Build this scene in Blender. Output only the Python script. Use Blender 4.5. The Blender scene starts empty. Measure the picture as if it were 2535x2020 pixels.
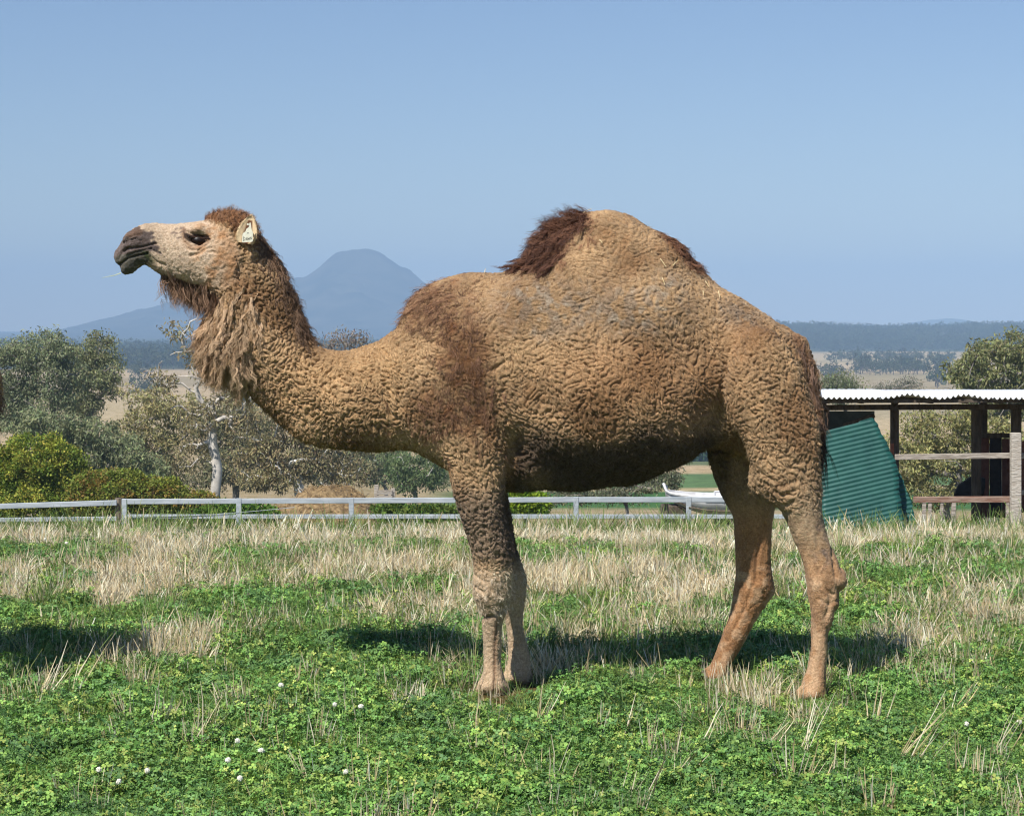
import bpy, bmesh, math, random
import numpy as np
from mathutils import Vector, Matrix

# ------------------------------------------------------------------ camera, world, sun, exposure
sc = bpy.context.scene
C = sc.collection
PW, PH = 2535.0, 2020.0          # pixel frame of the photograph
FPX = 5670.0                     # focal length in those pixels
HOR = 803.0                      # row of the horizon
CAMZ = 1.6                       # eye height of the photographer
YM = 10.08                       # distance of the camel's mid plane

cam_d = bpy.data.cameras.new('camera')
cam_d.sensor_width = 36.0
cam_d.lens = 36.0 * FPX / PW
cam_d.shift_y = -(PH / 2 - HOR) / PW
cam_d.clip_start = 0.1
cam_d.clip_end = 30000
cam = bpy.data.objects.new('camera', cam_d)
cam.location = (0, 0, CAMZ)
cam.rotation_euler = (math.radians(90), 0, 0)
C.objects.link(cam)
sc.camera = cam

LDIR = Vector((0.36, 0.50, -0.80)).normalized()      # the way sunlight travels
SUN_EL = math.asin(-LDIR.z)
SUN_ROT = math.atan2(-LDIR.x, -LDIR.y)

world = bpy.data.worlds.new('World')
sc.world = world
world.use_nodes = True
wn = world.node_tree
wn.nodes.clear()
w_out = wn.nodes.new('ShaderNodeOutputWorld')
w_bg = wn.nodes.new('ShaderNodeBackground')
w_sky = wn.nodes.new('ShaderNodeTexSky')
w_sky.sky_type = 'NISHITA'
w_sky.sun_disc = False
w_sky.sun_elevation = SUN_EL
w_sky.sun_rotation = SUN_ROT % (2 * math.pi)
w_sky.altitude = 300
w_sky.air_density = 1.0
w_sky.dust_density = 0.0
w_sky.ozone_density = 4.0
w_bg.inputs['Strength'].default_value = 0.076
w_mix = wn.nodes.new('ShaderNodeMix'); w_mix.data_type = 'RGBA'; w_mix.blend_type = 'MULTIPLY'
w_mix.inputs[0].default_value = 1.0
w_mix.inputs[7].default_value = (0.97, 0.965, 1.06, 1)
wn.links.new(w_sky.outputs[0], w_mix.inputs[6])
wn.links.new(w_mix.outputs[2], w_bg.inputs['Color'])
wn.links.new(w_bg.outputs[0], w_out.inputs['Surface'])

sun_d = bpy.data.lights.new('sun', 'SUN')
sun_d.energy = 4.8
sun_d.angle = math.radians(0.53)
sun_d.color = (1.0, 0.965, 0.92)
sun = bpy.data.objects.new('sun', sun_d)
sun.rotation_euler = LDIR.to_track_quat('-Z', 'Y').to_euler()
sun.location = (-20, -30, 50)
C.objects.link(sun)

sc.view_settings.view_transform = 'Standard'
sc.view_settings.look = 'None'
sc.view_settings.exposure = 0.32
sc.view_settings.gamma = 1.0
sc.view_settings.use_curve_mapping = False
sc.cycles.use_denoising = True
sc.cycles.use_adaptive_sampling = True
sc.cycles.adaptive_threshold = 0.02
sc.cycles.max_bounces = 5
sc.cycles.diffuse_bounces = 2
sc.cycles.glossy_bounces = 2
sc.cycles.transmission_bounces = 3
sc.cycles.volume_bounces = 0
sc.cycles.transparent_max_bounces = 8
sc.cycles.filter_width = 1.2

# ------------------------------------------------------------------ helpers
rng = np.random.default_rng(7)

def lin(r, g, b):
    def f(c):
        c /= 255.0
        return c / 12.92 if c <= 0.04045 else ((c + 0.055) / 1.055) ** 2.4
    return (f(r), f(g), f(b))

def D(pts):                       # points read in the 2156-pixel view -> photograph pixels
    return [(x / 0.8505, y / 0.8505) for x, y in pts]

def ZH(pts):                      # head close-up -> photograph pixels
    return [(240 + x / 3.369, 460 + y / 3.369) for x, y in pts]

def Z3(pts):
    return [(1060 + x / 2.526, 1080 + y / 2.526) for x, y in pts]

def Z4(pts):
    return [(1700 + x / 2.526, 1080 + y / 2.526) for x, y in pts]

def Z5(pts):
    return [(280 + x / 7.7, 520 + y / 7.7) for x, y in pts]

def X_(px, Y=YM):
    return (px - PW / 2) / FPX * Y

def Z_(py, Y=YM):
    return CAMZ - (py - HOR) / FPX * Y

def XZ(pts, Y=YM):
    a = np.array(pts, float)
    return np.stack([X_(a[:, 0], Y), Z_(a[:, 1], Y)], 1)

def at(px, py, Y):
    return Vector((X_(px, Y), Y, Z_(py, Y)))

def smooth(a, b, x):
    t = np.clip((x - a) / (b - a), 0, 1)
    return t * t * (3 - 2 * t)

def tag(o, label=None, cat=None, group=None, kind=None):
    if label: o['label'] = label
    if cat: o['category'] = cat
    if group: o['group'] = group
    if kind: o['kind'] = kind
    return o

def empty(name, loc=(0, 0, 0), rz=0.0):
    o = bpy.data.objects.new(name, None)
    o.location = loc
    o.rotation_euler = (0, 0, rz)
    o.empty_display_size = 0.2
    C.objects.link(o)
    return o

def link(name, me, mat=None, parent=None):
    o = bpy.data.objects.new(name, me)
    C.objects.link(o)
    if mat and not me.materials:
        me.materials.append(mat)
    if parent:
        o.parent = parent
    return o

def mesh_np(name, V, F, col=None, smooth_shade=False):
    """mesh from arrays; F is (n,3) or (n,4); col (n,3) per-vertex colour"""
    V = np.asarray(V, np.float32); F = np.asarray(F, np.int32)
    me = bpy.data.meshes.new(name)
    k = F.shape[1]
    me.vertices.add(len(V)); me.vertices.foreach_set('co', V.ravel())
    me.loops.add(F.size); me.loops.foreach_set('vertex_index', F.ravel())
    me.polygons.add(len(F))
    me.polygons.foreach_set('loop_start', np.arange(0, F.size, k, dtype=np.int32))
    if smooth_shade:
        me.polygons.foreach_set('use_smooth', np.ones(len(F), bool))
    me.update(calc_edges=True)
    if col is not None:
        set_col(me, col)
    return me

def set_col(me, col):
    a = me.color_attributes.new('col', 'FLOAT_COLOR', 'POINT')
    c4 = np.ones((len(me.vertices), 4), np.float32)
    c4[:, :3] = col
    a.data.foreach_set('color', c4.ravel())

class MB:
    """collects boxes, bars and tubes; build() makes one mesh object"""
    def __init__(s):
        s.v = []; s.f = []
    def box(s, c, size, rot=None):
        b = len(s.v)
        M = rot if rot is not None else Matrix.Identity(3)
        for dx in (-.5, .5):
            for dy in (-.5, .5):
                for dz in (-.5, .5):
                    s.v.append(tuple(Vector(c) + M @ Vector((dx * size[0], dy * size[1], dz * size[2]))))
        for q in ((0, 1, 3, 2), (4, 6, 7, 5), (0, 4, 5, 1), (2, 3, 7, 6), (0, 2, 6, 4), (1, 5, 7, 3)):
            s.f.append([b + i for i in q])
        return s
    def tube(s, pts, rad, n=6, cap=True):
        pts = [Vector(p) for p in pts]
        if not hasattr(rad, '__len__'): rad = [rad] * len(pts)
        b = len(s.v)
        up = Vector((0.13, 0.31, 0.94))
        for i, p in enumerate(pts):
            t = (pts[min(i + 1, len(pts) - 1)] - pts[max(i - 1, 0)])
            if t.length < 1e-9: t = Vector((0, 0, 1))
            t.normalize()
            a = t.cross(up)
            if a.length < 1e-3: a = t.cross(Vector((1, 0, 0)))
            a.normalize(); c = t.cross(a)
            for k in range(n):
                th = 2 * math.pi * k / n
                s.v.append(tuple(p + (a * math.cos(th) + c * math.sin(th)) * rad[i]))
        for i in range(len(pts) - 1):
            for k in range(n):
                k2 = (k + 1) % n
                s.f.append([b + i * n + k, b + i * n + k2, b + (i + 1) * n + k2, b + (i + 1) * n + k])
        if cap:
            s.f.append([b + k for k in range(n)][::-1])
            s.f.append([b + (len(pts) - 1) * n + k for k in range(n)])
        return s
    def mesh(s, name, mat=None, bevel=0.0, smooth_shade=False):
        me = bpy.data.meshes.new(name)
        me.from_pydata(s.v, [], s.f)
        bm = bmesh.new(); bm.from_mesh(me)
        bmesh.ops.recalc_face_normals(bm, faces=bm.faces)
        if bevel > 0:
            bmesh.ops.bevel(bm, geom=[e for e in bm.edges], offset=bevel, segments=1, affect='EDGES')
        if smooth_shade:
            for f in bm.faces: f.smooth = True
        bm.to_mesh(me); bm.free()
        if mat: me.materials.append(mat)
        return me
    def build(s, name, mat, parent=None, bevel=0.0, smooth_shade=False):
        return link(name, s.mesh(name, mat, bevel, smooth_shade), mat, parent)

# ---- node helpers
def new_mat(name):
    m = bpy.data.materials.new(name)
    m.use_nodes = True
    nt = m.node_tree
    for n in list(nt.nodes):
        if n.type not in ('OUTPUT_MATERIAL', 'BSDF_PRINCIPLED'):
            nt.nodes.remove(n)
    return m, nt, nt.nodes['Principled BSDF'], nt.nodes['Material Output']

def N(nt, typ, **kw):
    n = nt.nodes.new(typ)
    for k, v in kw.items():
        if k.startswith('i_'):
            n.inputs[k[2:].replace('_', ' ')].default_value = v
        else:
            setattr(n, k, v)
    return n

def rgba(c, a=1.0):
    return (c[0], c[1], c[2], a)

def mixc(nt, fac, a, b, blend='MIX'):
    m = nt.nodes.new('ShaderNodeMix'); m.data_type = 'RGBA'; m.blend_type = blend
    for sock, v in ((m.inputs[0], fac), (m.inputs[6], a), (m.inputs[7], b)):
        if isinstance(v, (int, float)): sock.default_value = v
        elif isinstance(v, tuple): sock.default_value = v if len(v) == 4 else rgba(v)
        else: nt.links.new(v, sock)
    return m.outputs[2]

def noise_fac(nt, scale, detail=4, rough=0.6, lo=0.35, hi=0.65, coord='Object', vec_scale=None):
    tc = N(nt, 'ShaderNodeTexCoord')
    src = tc.outputs[coord]
    if vec_scale:
        mp = N(nt, 'ShaderNodeMapping'); mp.inputs['Scale'].default_value = vec_scale
        nt.links.new(src, mp.inputs[0]); src = mp.outputs[0]
    n = N(nt, 'ShaderNodeTexNoise'); n.inputs['Scale'].default_value = scale
    n.inputs['Detail'].default_value = detail; n.inputs['Roughness'].default_value = rough
    nt.links.new(src, n.inputs['Vector'])
    r = N(nt, 'ShaderNodeMapRange'); r.inputs[1].default_value = lo; r.inputs[2].default_value = hi
    nt.links.new(n.outputs[0], r.inputs[0])
    return r.outputs[0]

def bump(nt, bs, height, strength=0.4, dist=0.01):
    b = N(nt, 'ShaderNodeBump'); b.inputs['Strength'].default_value = strength
    b.inputs['Distance'].default_value = dist
    nt.links.new(height, b.inputs['Height']); nt.links.new(b.outputs[0], bs.inputs['Normal'])

def simple_mat(name, c1, c2, scale=8, rough=0.8, metallic=0.0, bump_s=0.3, spec=0.3, vec_scale=None, lo=.35, hi=.65):
    m, nt, bs, out = new_mat(name)
    f = noise_fac(nt, scale, vec_scale=vec_scale, lo=lo, hi=hi)
    nt.links.new(mixc(nt, f, c1, c2), bs.inputs['Base Color'])
    bs.inputs['Roughness'].default_value = rough
    bs.inputs['Metallic'].default_value = metallic
    bs.inputs['Specular IOR Level'].default_value = spec
    if bump_s: bump(nt, bs, f, bump_s)
    return m

def attr_mat(name, rough=0.85, spec=0.15, rand=0.0, translucent=0.0, noise=None, gain=None):
    """colour comes from the per-vertex attribute 'col'"""
    m, nt, bs, out = new_mat(name)
    a = N(nt, 'ShaderNodeAttribute'); a.attribute_name = 'col'
    col = a.outputs['Color']
    if rand > 0:
        oi = N(nt, 'ShaderNodeObjectInfo')
        r = N(nt, 'ShaderNodeMapRange'); r.inputs[3].default_value = 1 - rand; r.inputs[4].default_value = 1 + rand
        nt.links.new(oi.outputs['Random'], r.inputs[0])
        hs = N(nt, 'ShaderNodeHueSaturation')
        nt.links.new(r.outputs[0], hs.inputs['Value']); nt.links.new(col, hs.inputs['Color'])
        col = hs.outputs[0]
    if noise:
        f = noise_fac(nt, noise[0])
        lo, hi = noise[1], noise[2]
        r = N(nt, 'ShaderNodeMapRange'); r.inputs[3].default_value = lo; r.inputs[4].default_value = hi
        nt.links.new(f, r.inputs[0])
        hs = N(nt, 'ShaderNodeHueSaturation')
        nt.links.new(r.outputs[0], hs.inputs['Value']); nt.links.new(col, hs.inputs['Color'])
        col = hs.outputs[0]
    nt.links.new(col, bs.inputs['Base Color'])
    bs.inputs['Roughness'].default_value = rough
    bs.inputs['Specular IOR Level'].default_value = spec
    if translucent > 0:
        tr = N(nt, 'ShaderNodeBsdfTranslucent'); nt.links.new(col, tr.inputs['Color'])
        mx = N(nt, 'ShaderNodeMixShader'); mx.inputs[0].default_value = translucent
        nt.links.new(bs.outputs[0], mx.inputs[1]); nt.links.new(tr.outputs[0], mx.inputs[2])
        nt.links.new(mx.outputs[0], out.inputs['Surface'])
    return m

def wave_noise(P, lam, n=36, seed=0, aniso=(1, 1, 1), spread=0.25):
    """band-limited random field, about unit variance, wavelength lam (metres)"""
    r = np.random.default_rng(seed)
    k = r.normal(size=(n, 3)); k /= np.linalg.norm(k, axis=1, keepdims=True)
    k *= (2 * math.pi / lam) * (1 + spread * r.normal(size=(n, 1)))
    k = k * np.array(aniso)
    ph = r.uniform(0, 2 * math.pi, n)
    out = np.zeros(len(P), np.float32)
    P = P.astype(np.float32)
    for i in range(n):
        out += np.cos(P @ k[i].astype(np.float32) + np.float32(ph[i]))
    return out * math.sqrt(2.0 / n)

def fbm2(x, y, scale, seed=0, octaves=4):
    P = np.stack([x, y, np.zeros_like(x)], 1).astype(np.float32)
    o = np.zeros(len(P), np.float32); a = 1.0; t = 0
    for i in range(octaves):
        o += a * wave_noise(P, scale / 2 ** i, 14, seed + 17 * i, spread=0.5); t += a * a; a *= 0.55
    return o / math.sqrt(t)

def in_poly(px, py, poly):
    poly = np.asarray(poly, float)
    x1, y1 = poly[:, 0], poly[:, 1]
    x2, y2 = np.roll(x1, -1), np.roll(y1, -1)
    ins = np.zeros(px.shape, bool)
    for a, b, c, d in zip(x1, y1, x2, y2):
        cond = ((b > py) != (d > py))
        if not cond.any(): continue
        xi = a + (py - b) / (d - b + 1e-12) * (c - a)
        ins ^= cond & (px < xi)
    return ins

def seg_dist(px, py, line, closed=False):
    """distance to a polyline"""
    L = np.asarray(line, float)
    n = len(L)
    best = np.full(px.shape, 1e9)
    for i in range(n if closed else n - 1):
        a = L[i]; b = L[(i + 1) % n]
        ab = b - a; l2 = ab @ ab + 1e-12
        t = np.clip(((px - a[0]) * ab[0] + (py - a[1]) * ab[1]) / l2, 0, 1)
        d = np.hypot(px - a[0] - t * ab[0], py - a[1] - t * ab[1])
        np.minimum(best, d, out=best)
    return best

def catmull(pts, sub=4, closed=True):
    P = np.asarray(pts, float); n = len(P); out = []
    rngi = range(n) if closed else range(n - 1)
    for i in rngi:
        p0 = P[(i - 1) % n] if closed or i > 0 else P[i]
        p1 = P[i]; p2 = P[(i + 1) % n]
        p3 = P[(i + 2) % n] if closed or i + 2 < n else P[(i + 1) % n]
        for s in range(sub):
            t = s / sub
            out.append(0.5 * ((2 * p1) + (-p0 + p2) * t + (2 * p0 - 5 * p1 + 4 * p2 - p3) * t * t + (-p0 + 3 * p1 - 3 * p2 + p3) * t ** 3))
    if not closed: out.append(P[-1])
    return np.array(out)

# ------------------------------------------------------------------ terrain profile
def ground_z(x, y):
    x = np.asarray(x, float); y = np.asarray(y, float)
    z = np.zeros(np.broadcast(x, y).shape)
    yy = y + 0 * x
    a = (yy > 13) & (yy <= 21.33)
    z = np.where(a, -(yy - 13) ** 2 * 0.006, z)
    z = np.where(yy > 21.33, -0.4164 - 0.1 * (yy - 21.33), z)
    # slope eases into the valley floor at -27 m
    y0 = 150.0; z0 = -0.4164 - 0.1 * (y0 - 21.33); depth = 13.7
    t = np.clip((yy - y0), 0, None)
    z = np.where(yy > y0, z0 - depth * (1 - np.exp(-t * 0.1 / depth)), z)
    bumps = 0.02 * np.sin(x * 1.1 + 0.6 * yy) * np.sin(0.9 * yy - 0.4 * x) * smooth(4, 8, yy)
    big = 0.25 * np.sin(x * 0.05 + 1.0) * np.sin(yy * 0.03) * smooth(30, 80, yy)
    return z + np.where(yy < 30, bumps, 0) + big
# ------------------------------------------------------------------ ground
def build_ground():
    ys = np.concatenate([np.linspace(-20, 4, 13)[:-1], np.arange(4, 24, 0.2), 24 * np.power(300 / 24.0, np.linspace(0, 1, 60))[:-1], np.arange(300, 500, 4.0), 500 * np.power(9000 / 500.0, np.linspace(0, 1, 70))])
    us = np.linspace(-1, 1, 121)
    us = np.sign(us) * np.abs(us) ** 1.3
    Y, U = np.meshgrid(ys, us, indexing='ij')
    Xg = U * (16 + 0.95 * np.clip(Y, 0, None))
    Zg = ground_z(Xg, Y)
    V = np.stack([Xg, Y, Zg], -1).reshape(-1, 3)
    n, m = Y.shape
    i = np.arange(n * m).reshape(n, m)
    F = np.stack([i[:-1, :-1], i[:-1, 1:], i[1:, 1:], i[1:, :-1]], -1).reshape(-1, 4)
    # field colours
    x, y = V[:, 0], V[:, 1]
    nz = fbm2(x, y * 0.6, 140, 3)
    nb = fbm2(x * 0.35, y, 260, 5)
    soil = np.array(lin(122, 106, 70)); thatch = np.array(lin(146, 130, 88))
    drya = np.array(lin(226, 206, 164)); dryb = np.array(lin(232, 206, 168)); grn = np.array(lin(98, 132, 66)); olive = np.array(lin(112, 116, 72))
    brown = np.array(lin(200, 180, 142))
    col = np.tile(soil, (len(V), 1))
    t = smooth(8, 19, y)[:, None]; col = col * (1 - t) + thatch * t
    t = smooth(22, 60, y)[:, None]; col = col * (1 - t) + olive * t
    t = smooth(150, 190, y)[:, None]; col = col * (1 - t) + brown * t
    t = (smooth(.0, .5, nb) * smooth(150, 200, y))[:, None]; col = col * (1 - t) + drya * t
    # crop strips seen between the legs
    def strip(a, b, c, x0=-1e5, x1=1e5, w=6):
        nonlocal col
        t = (smooth(a - w, a + w, y) * (1 - smooth(b - w, b + w, y)) * smooth(x0 - w, x0 + w, x) * (1 - smooth(x1 - w, x1 + w, x)))[:, None]
        col = col * (1 - t) + np.array(c) * t
    strip(290, 352, lin(84, 132, 56), -10, w=2)
    strip(352, 361, drya, -10, w=1.5)
    strip(361, 408, lin(112, 146, 84), -10, w=2)
    strip(408, 436, lin(222, 196, 158), -10, w=3)
    strip(436, 500, lin(128, 142, 94), -10, w=4)
    strip(140, 225, lin(228, 210, 168), -36, -20, 2)
    strip(500, 3000, dryb, w=40)
    t = (smooth(-.2, .6, fbm2(x * .3, y, 420, 9)) * smooth(500, 700, y) * .7)[:, None]; col = col * (1 - t) + drya * t
    t = (smooth(.3, .8, fbm2(x * .4, y, 300, 19)) * smooth(500, 700, y) * .35)[:, None]; col = col * (1 - t) + olive * t
    t = np.maximum(smooth(1400, 1500, y) * smooth(60, 0, x), smooth(2500, 2700, y))[:, None]; col = col * (1 - t) + np.array(lin(84, 92, 60)) * t
    me = mesh_np('ground', V, F, col, True)
    m, nt, bs, out = new_mat('ground_soil')
    a = N(nt, 'ShaderNodeAttribute'); a.attribute_name = 'col'
    f1 = noise_fac(nt, 9, 6, 0.7)
    f2 = noise_fac(nt, 0.35, 5, 0.6)
    c = mixc(nt, f1, a.outputs['Color'], mixc(nt, 1.0, a.outputs['Color'], lin(172, 160, 140), 'MULTIPLY'))
    c = mixc(nt, f2, c, mixc(nt, 1.0, c, lin(205, 205, 180), 'MULTIPLY'))
    nt.links.new(c, bs.inputs['Base Color'])
    bs.inputs['Roughness'].default_value = 0.95
    bs.inputs['Specular IOR Level'].default_value = 0.1
    bump(nt, bs, f1, 0.6, 0.03)
    o = link('ground', me, m)
    tag(o, kind='structure')
build_ground()
# ------------------------------------------------------------------ camel: one continuous body grown from traced side views
HV = 0.0086
BX0, BX1, BY, BZ0, BZ1 = -1.95, 1.75, 0.52, -0.03, 2.2
gx = np.arange(BX0, BX1, HV); gz = np.arange(BZ0, BZ1, HV); gy = np.arange(-BY, BY + HV, HV)
GX, GZ = np.meshgrid(gx, gz, indexing='ij')

BODY = (ZH([(140,600),(148,560),(175,515),(205,478),(240,412),(300,362),(370,325),(430,312),(520,315),(600,320),(680,318),(750,310),(850,298),(910,285),(960,240),(1040,218),(1130,216),(1220,238),(1290,290),(1350,380),(1410,480),(1485,600),(1555,740),(1605,860),(1665,1010),(1725,1150),(1775,1250)])
 + D([(675,731),(710,741),(745,741),(790,726),(820,708),(845,690),(857,655),(880,622),(918,596),(962,582),(1000,577),(1050,575),(1082,564),(1112,544),(1130,512),(1160,482),(1198,460),(1240,450),(1290,449),(1332,459),(1368,475),(1402,491),(1431,510),(1450,540),(1476,572),(1510,602),(1560,628),(1600,653),(1640,689),(1675,732),(1698,777),(1710,822),(1716,870),(1712,920),(1690,960),(1620,975),(1560,955),(1540,938),(1500,935),(1470,948),(1400,987),(1330,1012),(1250,1025),(1150,1028),(1065,1032),(1010,1028),(975,1010),(945,985),(900,960),(860,947),(800,946),(760,945),(700,940),(640,925),(590,890),(545,850),(515,812)])
 + ZH([(1130,1580),(1050,1540),(980,1530),(930,1470),(900,1380),(880,1290),(890,1190),(930,1100),(975,1010),(1000,930),(940,893),(860,862),(760,825),(660,790),(580,765),(520,735),(470,700),(420,668),(385,660),(345,692),(300,726),(240,742),(202,722),(196,690),(188,668),(160,655)]))
FN_L = Z3([(60,-40),(105,110),(150,235),(190,380),(215,470),(240,560),(268,680),(282,780),(281,860),(283,930),(298,1000),(325,1080),(333,1150),(345,1250),(346,1400),(340,1480),(318,1550),(304,1590),(320,1606)])
FN_R = Z3([(470,1606),(482,1585),(474,1520),(464,1460),(456,1380),(460,1250),(468,1160),(492,1085),(512,1000),(524,920),(522,800),(512,640),(494,530),(480,420),(476,200),(484,110),(505,20),(470,-80),(300,-160),(120,-120)])
FF_L = Z3([(150,60),(220,300),(300,520),(370,700),(400,850),(410,980),(440,1070),(478,1130),(494,1250),(500,1380),(484,1460),(470,1515),(480,1548)])
FF_R = Z3([(610,1548),(640,1510),(644,1450),(636,1370),(618,1300),(600,1240),(590,1150),(602,1040),(610,960),(608,880),(570,740),(528,580),(492,430),(480,200),(490,60),(300,-60)])
HN = (D([(1535,790),(1547,745),(1575,705),(1610,700),(1645,722),(1676,762),(1698,806),(1714,860),(1724,920)])
 + Z4([(825,0),(830,200),(836,400),(846,480),(868,580),(908,690),(948,785),(978,835),(989,870),(978,915),(955,965),(938,1030),(912,1120),(886,1210),(870,1310),(860,1420),(858,1500),(850,1570),(835,1622),(710,1628),(696,1600),(712,1520),(744,1420),(764,1300),(770,1190),(766,1070),(750,980),(744,900),(728,800),(690,700),(650,600),(610,505),(565,455),(520,425),(468,360),(425,290),(402,210),(372,110),(352,20)])
 + D([(1540,870),(1533,820)]))
HF = Z4([(90,-80),(132,70),(165,200),(210,330),(252,430),(288,495),(300,580),(302,700),(308,850),(296,960),(280,1080),(248,1185),(200,1310),(150,1430),(118,1500),(130,1532),(205,1536),(222,1510),(252,1465),(292,1400),(350,1305),(392,1225),(432,1155),(472,1088),(530,1012),(549,985),(553,955),(541,900),(530,830),(524,700),(530,580),(548,450),(600,250),(620,0),(500,-140),(250,-160)])

def box_blur(a, r):
    for ax in (0, 1):
        k = 2 * r + 1
        p = np.pad(a, [(r + 1, r) if i == ax else (0, 0) for i in (0, 1)], mode='edge')
        c = np.cumsum(p, axis=ax)
        a = (np.take(c, range(k, c.shape[ax]), axis=ax) - np.take(c, range(0, c.shape[ax] - k), axis=ax)) / k
    return a

def inflate(poly_xz, src=None, iters=420):
    """Poisson inflation of a side-view outline: u is the squared half thickness of a round body"""
    poly = catmull(poly_xz, 4)
    x0, z0 = poly.min(0) - 3 * HV; x1, z1 = poly.max(0) + 3 * HV
    ix0 = max(0, int((x0 - BX0) / HV) - 4); ix1 = min(len(gx), int((x1 - BX0) / HV) + 6)
    iz0 = max(0, int((z0 - BZ0) / HV) - 4); iz1 = min(len(gz), int((z1 - BZ0) / HV) + 6)
    X = GX[ix0:ix1, iz0:iz1]; Z = GZ[ix0:ix1, iz0:iz1]
    ins = in_poly(X, Z, poly)
    d = seg_dist(X, Z, poly, True) * np.where(ins, 1, -1)
    s = (np.full(X.shape, 2.0) if src is None else src(X, Z)) * HV * HV
    u = np.zeros(X.shape)
    m = ins.copy(); m[0] = m[-1] = False; m[:, 0] = m[:, -1] = False
    par = (np.add.outer(np.arange(X.shape[0]), np.arange(X.shape[1])) % 2)
    mr = (m & (par == 0)); mbk = (m & (par == 1))
    w = 1.93
    for _ in range(iters):
        for mm in (mr, mbk):
            avg = np.zeros_like(u)
            avg[1:-1, 1:-1] = 0.25 * (u[2:, 1:-1] + u[:-2, 1:-1] + u[1:-1, 2:] + u[1:-1, :-2] + s[1:-1, 1:-1])
            u[mm] += w * (avg[mm] - u[mm])
    q = np.where(ins, u / np.maximum(d, HV * 0.7), 0)
    wgt = ins.astype(float)
    for r in (2, 2):
        q2 = box_blur(q * (wgt > 0), r); w2 = box_blur((wgt > 0).astype(float), r)
        q = np.where(w2 > 1e-6, q2 / np.maximum(w2, 1e-6), 0); wgt = w2
    q = np.where(d < 0, np.maximum(q, 0.14), np.maximum(q, 0.006))
    us = box_blur(u, 1)
    t = smooth(0.015, 0.04, d)
    U = (q * d) * (1 - t) + us * t
    return (slice(ix0, ix1), slice(iz0, iz1)), X, Z, U

FIELD = np.full((len(gx), len(gy), len(gz)), 0.3, np.float32)

def smin(a, b, k):
    h = np.clip(0.5 + 0.5 * (b - a) / k, 0, 1)
    return b * (1 - h) + a * h - k * h * (1 - h)

def add_inflated(poly_xz, yc, sfun, k, src=None):
    (sx, sz), X, Z, U = inflate(poly_xz, src)
    S = sfun(X, Z)
    YC = yc(X, Z)
    dUx, dUz = np.gradient(U, HV); dSx, dSz = np.gradient(S, HV)
    yy = gy[None, :, None] - YC[:, None, :]
    y2 = yy * yy
    F = y2 * S[:, None, :] - U[:, None, :]
    g = np.sqrt((2 * yy * S[:, None, :]) ** 2 + (y2 * dSx[:, None, :] - dUx[:, None, :]) ** 2 + (y2 * dSz[:, None, :] - dUz[:, None, :]) ** 2)
    phi = (F / np.maximum(g, 0.03)).astype(np.float32)
    sub = FIELD[sx, :, sz]
    FIELD[sx, :, sz] = smin(sub, phi, k)

def bbox_slices(c, r):
    out = []
    for g, cc, rr in zip((gx, gy, gz), c, r):
        a = np.searchsorted(g, cc - rr); b = np.searchsorted(g, cc + rr)
        out.append(slice(max(a, 0), min(b, len(g))))
    return tuple(out)

def add_ell(c, r, k=0.03, sub=False):
    pad = 0.06
    sl = bbox_slices(c, [v + pad for v in r])
    x, y, z = np.meshgrid(gx[sl[0]], gy[sl[1]], gz[sl[2]], indexing='ij')
    p = np.sqrt(((x - c[0]) / r[0]) ** 2 + ((y - c[1]) / r[1]) ** 2 + ((z - c[2]) / r[2]) ** 2)
    phi = (p - 1) * min(r)
    FIELD[sl] = -smin(-FIELD[sl], phi, k) if sub else smin(FIELD[sl], phi, k)

def add_caps(pts, rad, k=0.02, sub=False):
    P = np.asarray(pts, float)
    rad = rad if hasattr(rad, '__len__') else [rad] * len(P)
    lo = P.min(0) - max(rad) - 0.06; hi = P.max(0) + max(rad) + 0.06
    sl = bbox_slices((lo + hi) / 2, (hi - lo) / 2)
    x, y, z = np.meshgrid(gx[sl[0]], gy[sl[1]], gz[sl[2]], indexing='ij')
    phi = np.full(x.shape, 1e3)
    for i in range(len(P) - 1):
        a, b = P[i], P[i + 1]; ab = b - a
        t = np.clip(((x - a[0]) * ab[0] + (y - a[1]) * ab[1] + (z - a[2]) * ab[2]) / (ab @ ab), 0, 1)
        d = np.sqrt((x - a[0] - t * ab[0]) ** 2 + (y - a[1] - t * ab[1]) ** 2 + (z - a[2] - t * ab[2]) ** 2) - (rad[i] + t * (rad[i + 1] - rad[i]))
        phi = np.minimum(phi, d)
    FIELD[sl] = -smin(-FIELD[sl], phi, k) if sub else smin(FIELD[sl], phi, k)

def d3(x, y, Y):                 # a point read in the 2156-pixel view, at side offset Y from the mid plane
    px, py = x / 0.8505, y / 0.8505
    return (X_(px, YM + Y), Y, Z_(py, YM + Y))

def h3(x, y, Y):                 # the same from the head close-up
    px, py = 240 + x / 3.369, 460 + y / 3.369
    return (X_(px, YM + Y), Y, Z_(py, YM + Y))

# --- trunk, neck and head
def body_src(X, Z):
    return 2.0 * (1 - 0.45 * smooth(1.55, 1.9, Z) * smooth(-0.45, 0.0, X)) * (1 + 0.25 * smooth(1.2, 0.9, Z) * smooth(-0.3, 0.0, X))
def body_s(X, Z):
    head = smooth(-1.0, -1.25, X) * smooth(1.45, 1.65, Z)
    muz = smooth(-1.42, -1.62, X)
    return 1.85 - 0.35 * head + 0.35 * muz + 0.3 * smooth(0.6, 0.9, X)
add_inflated(XZ(BODY), lambda X, Z: 0 * X, body_s, 0.01, body_src)

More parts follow.
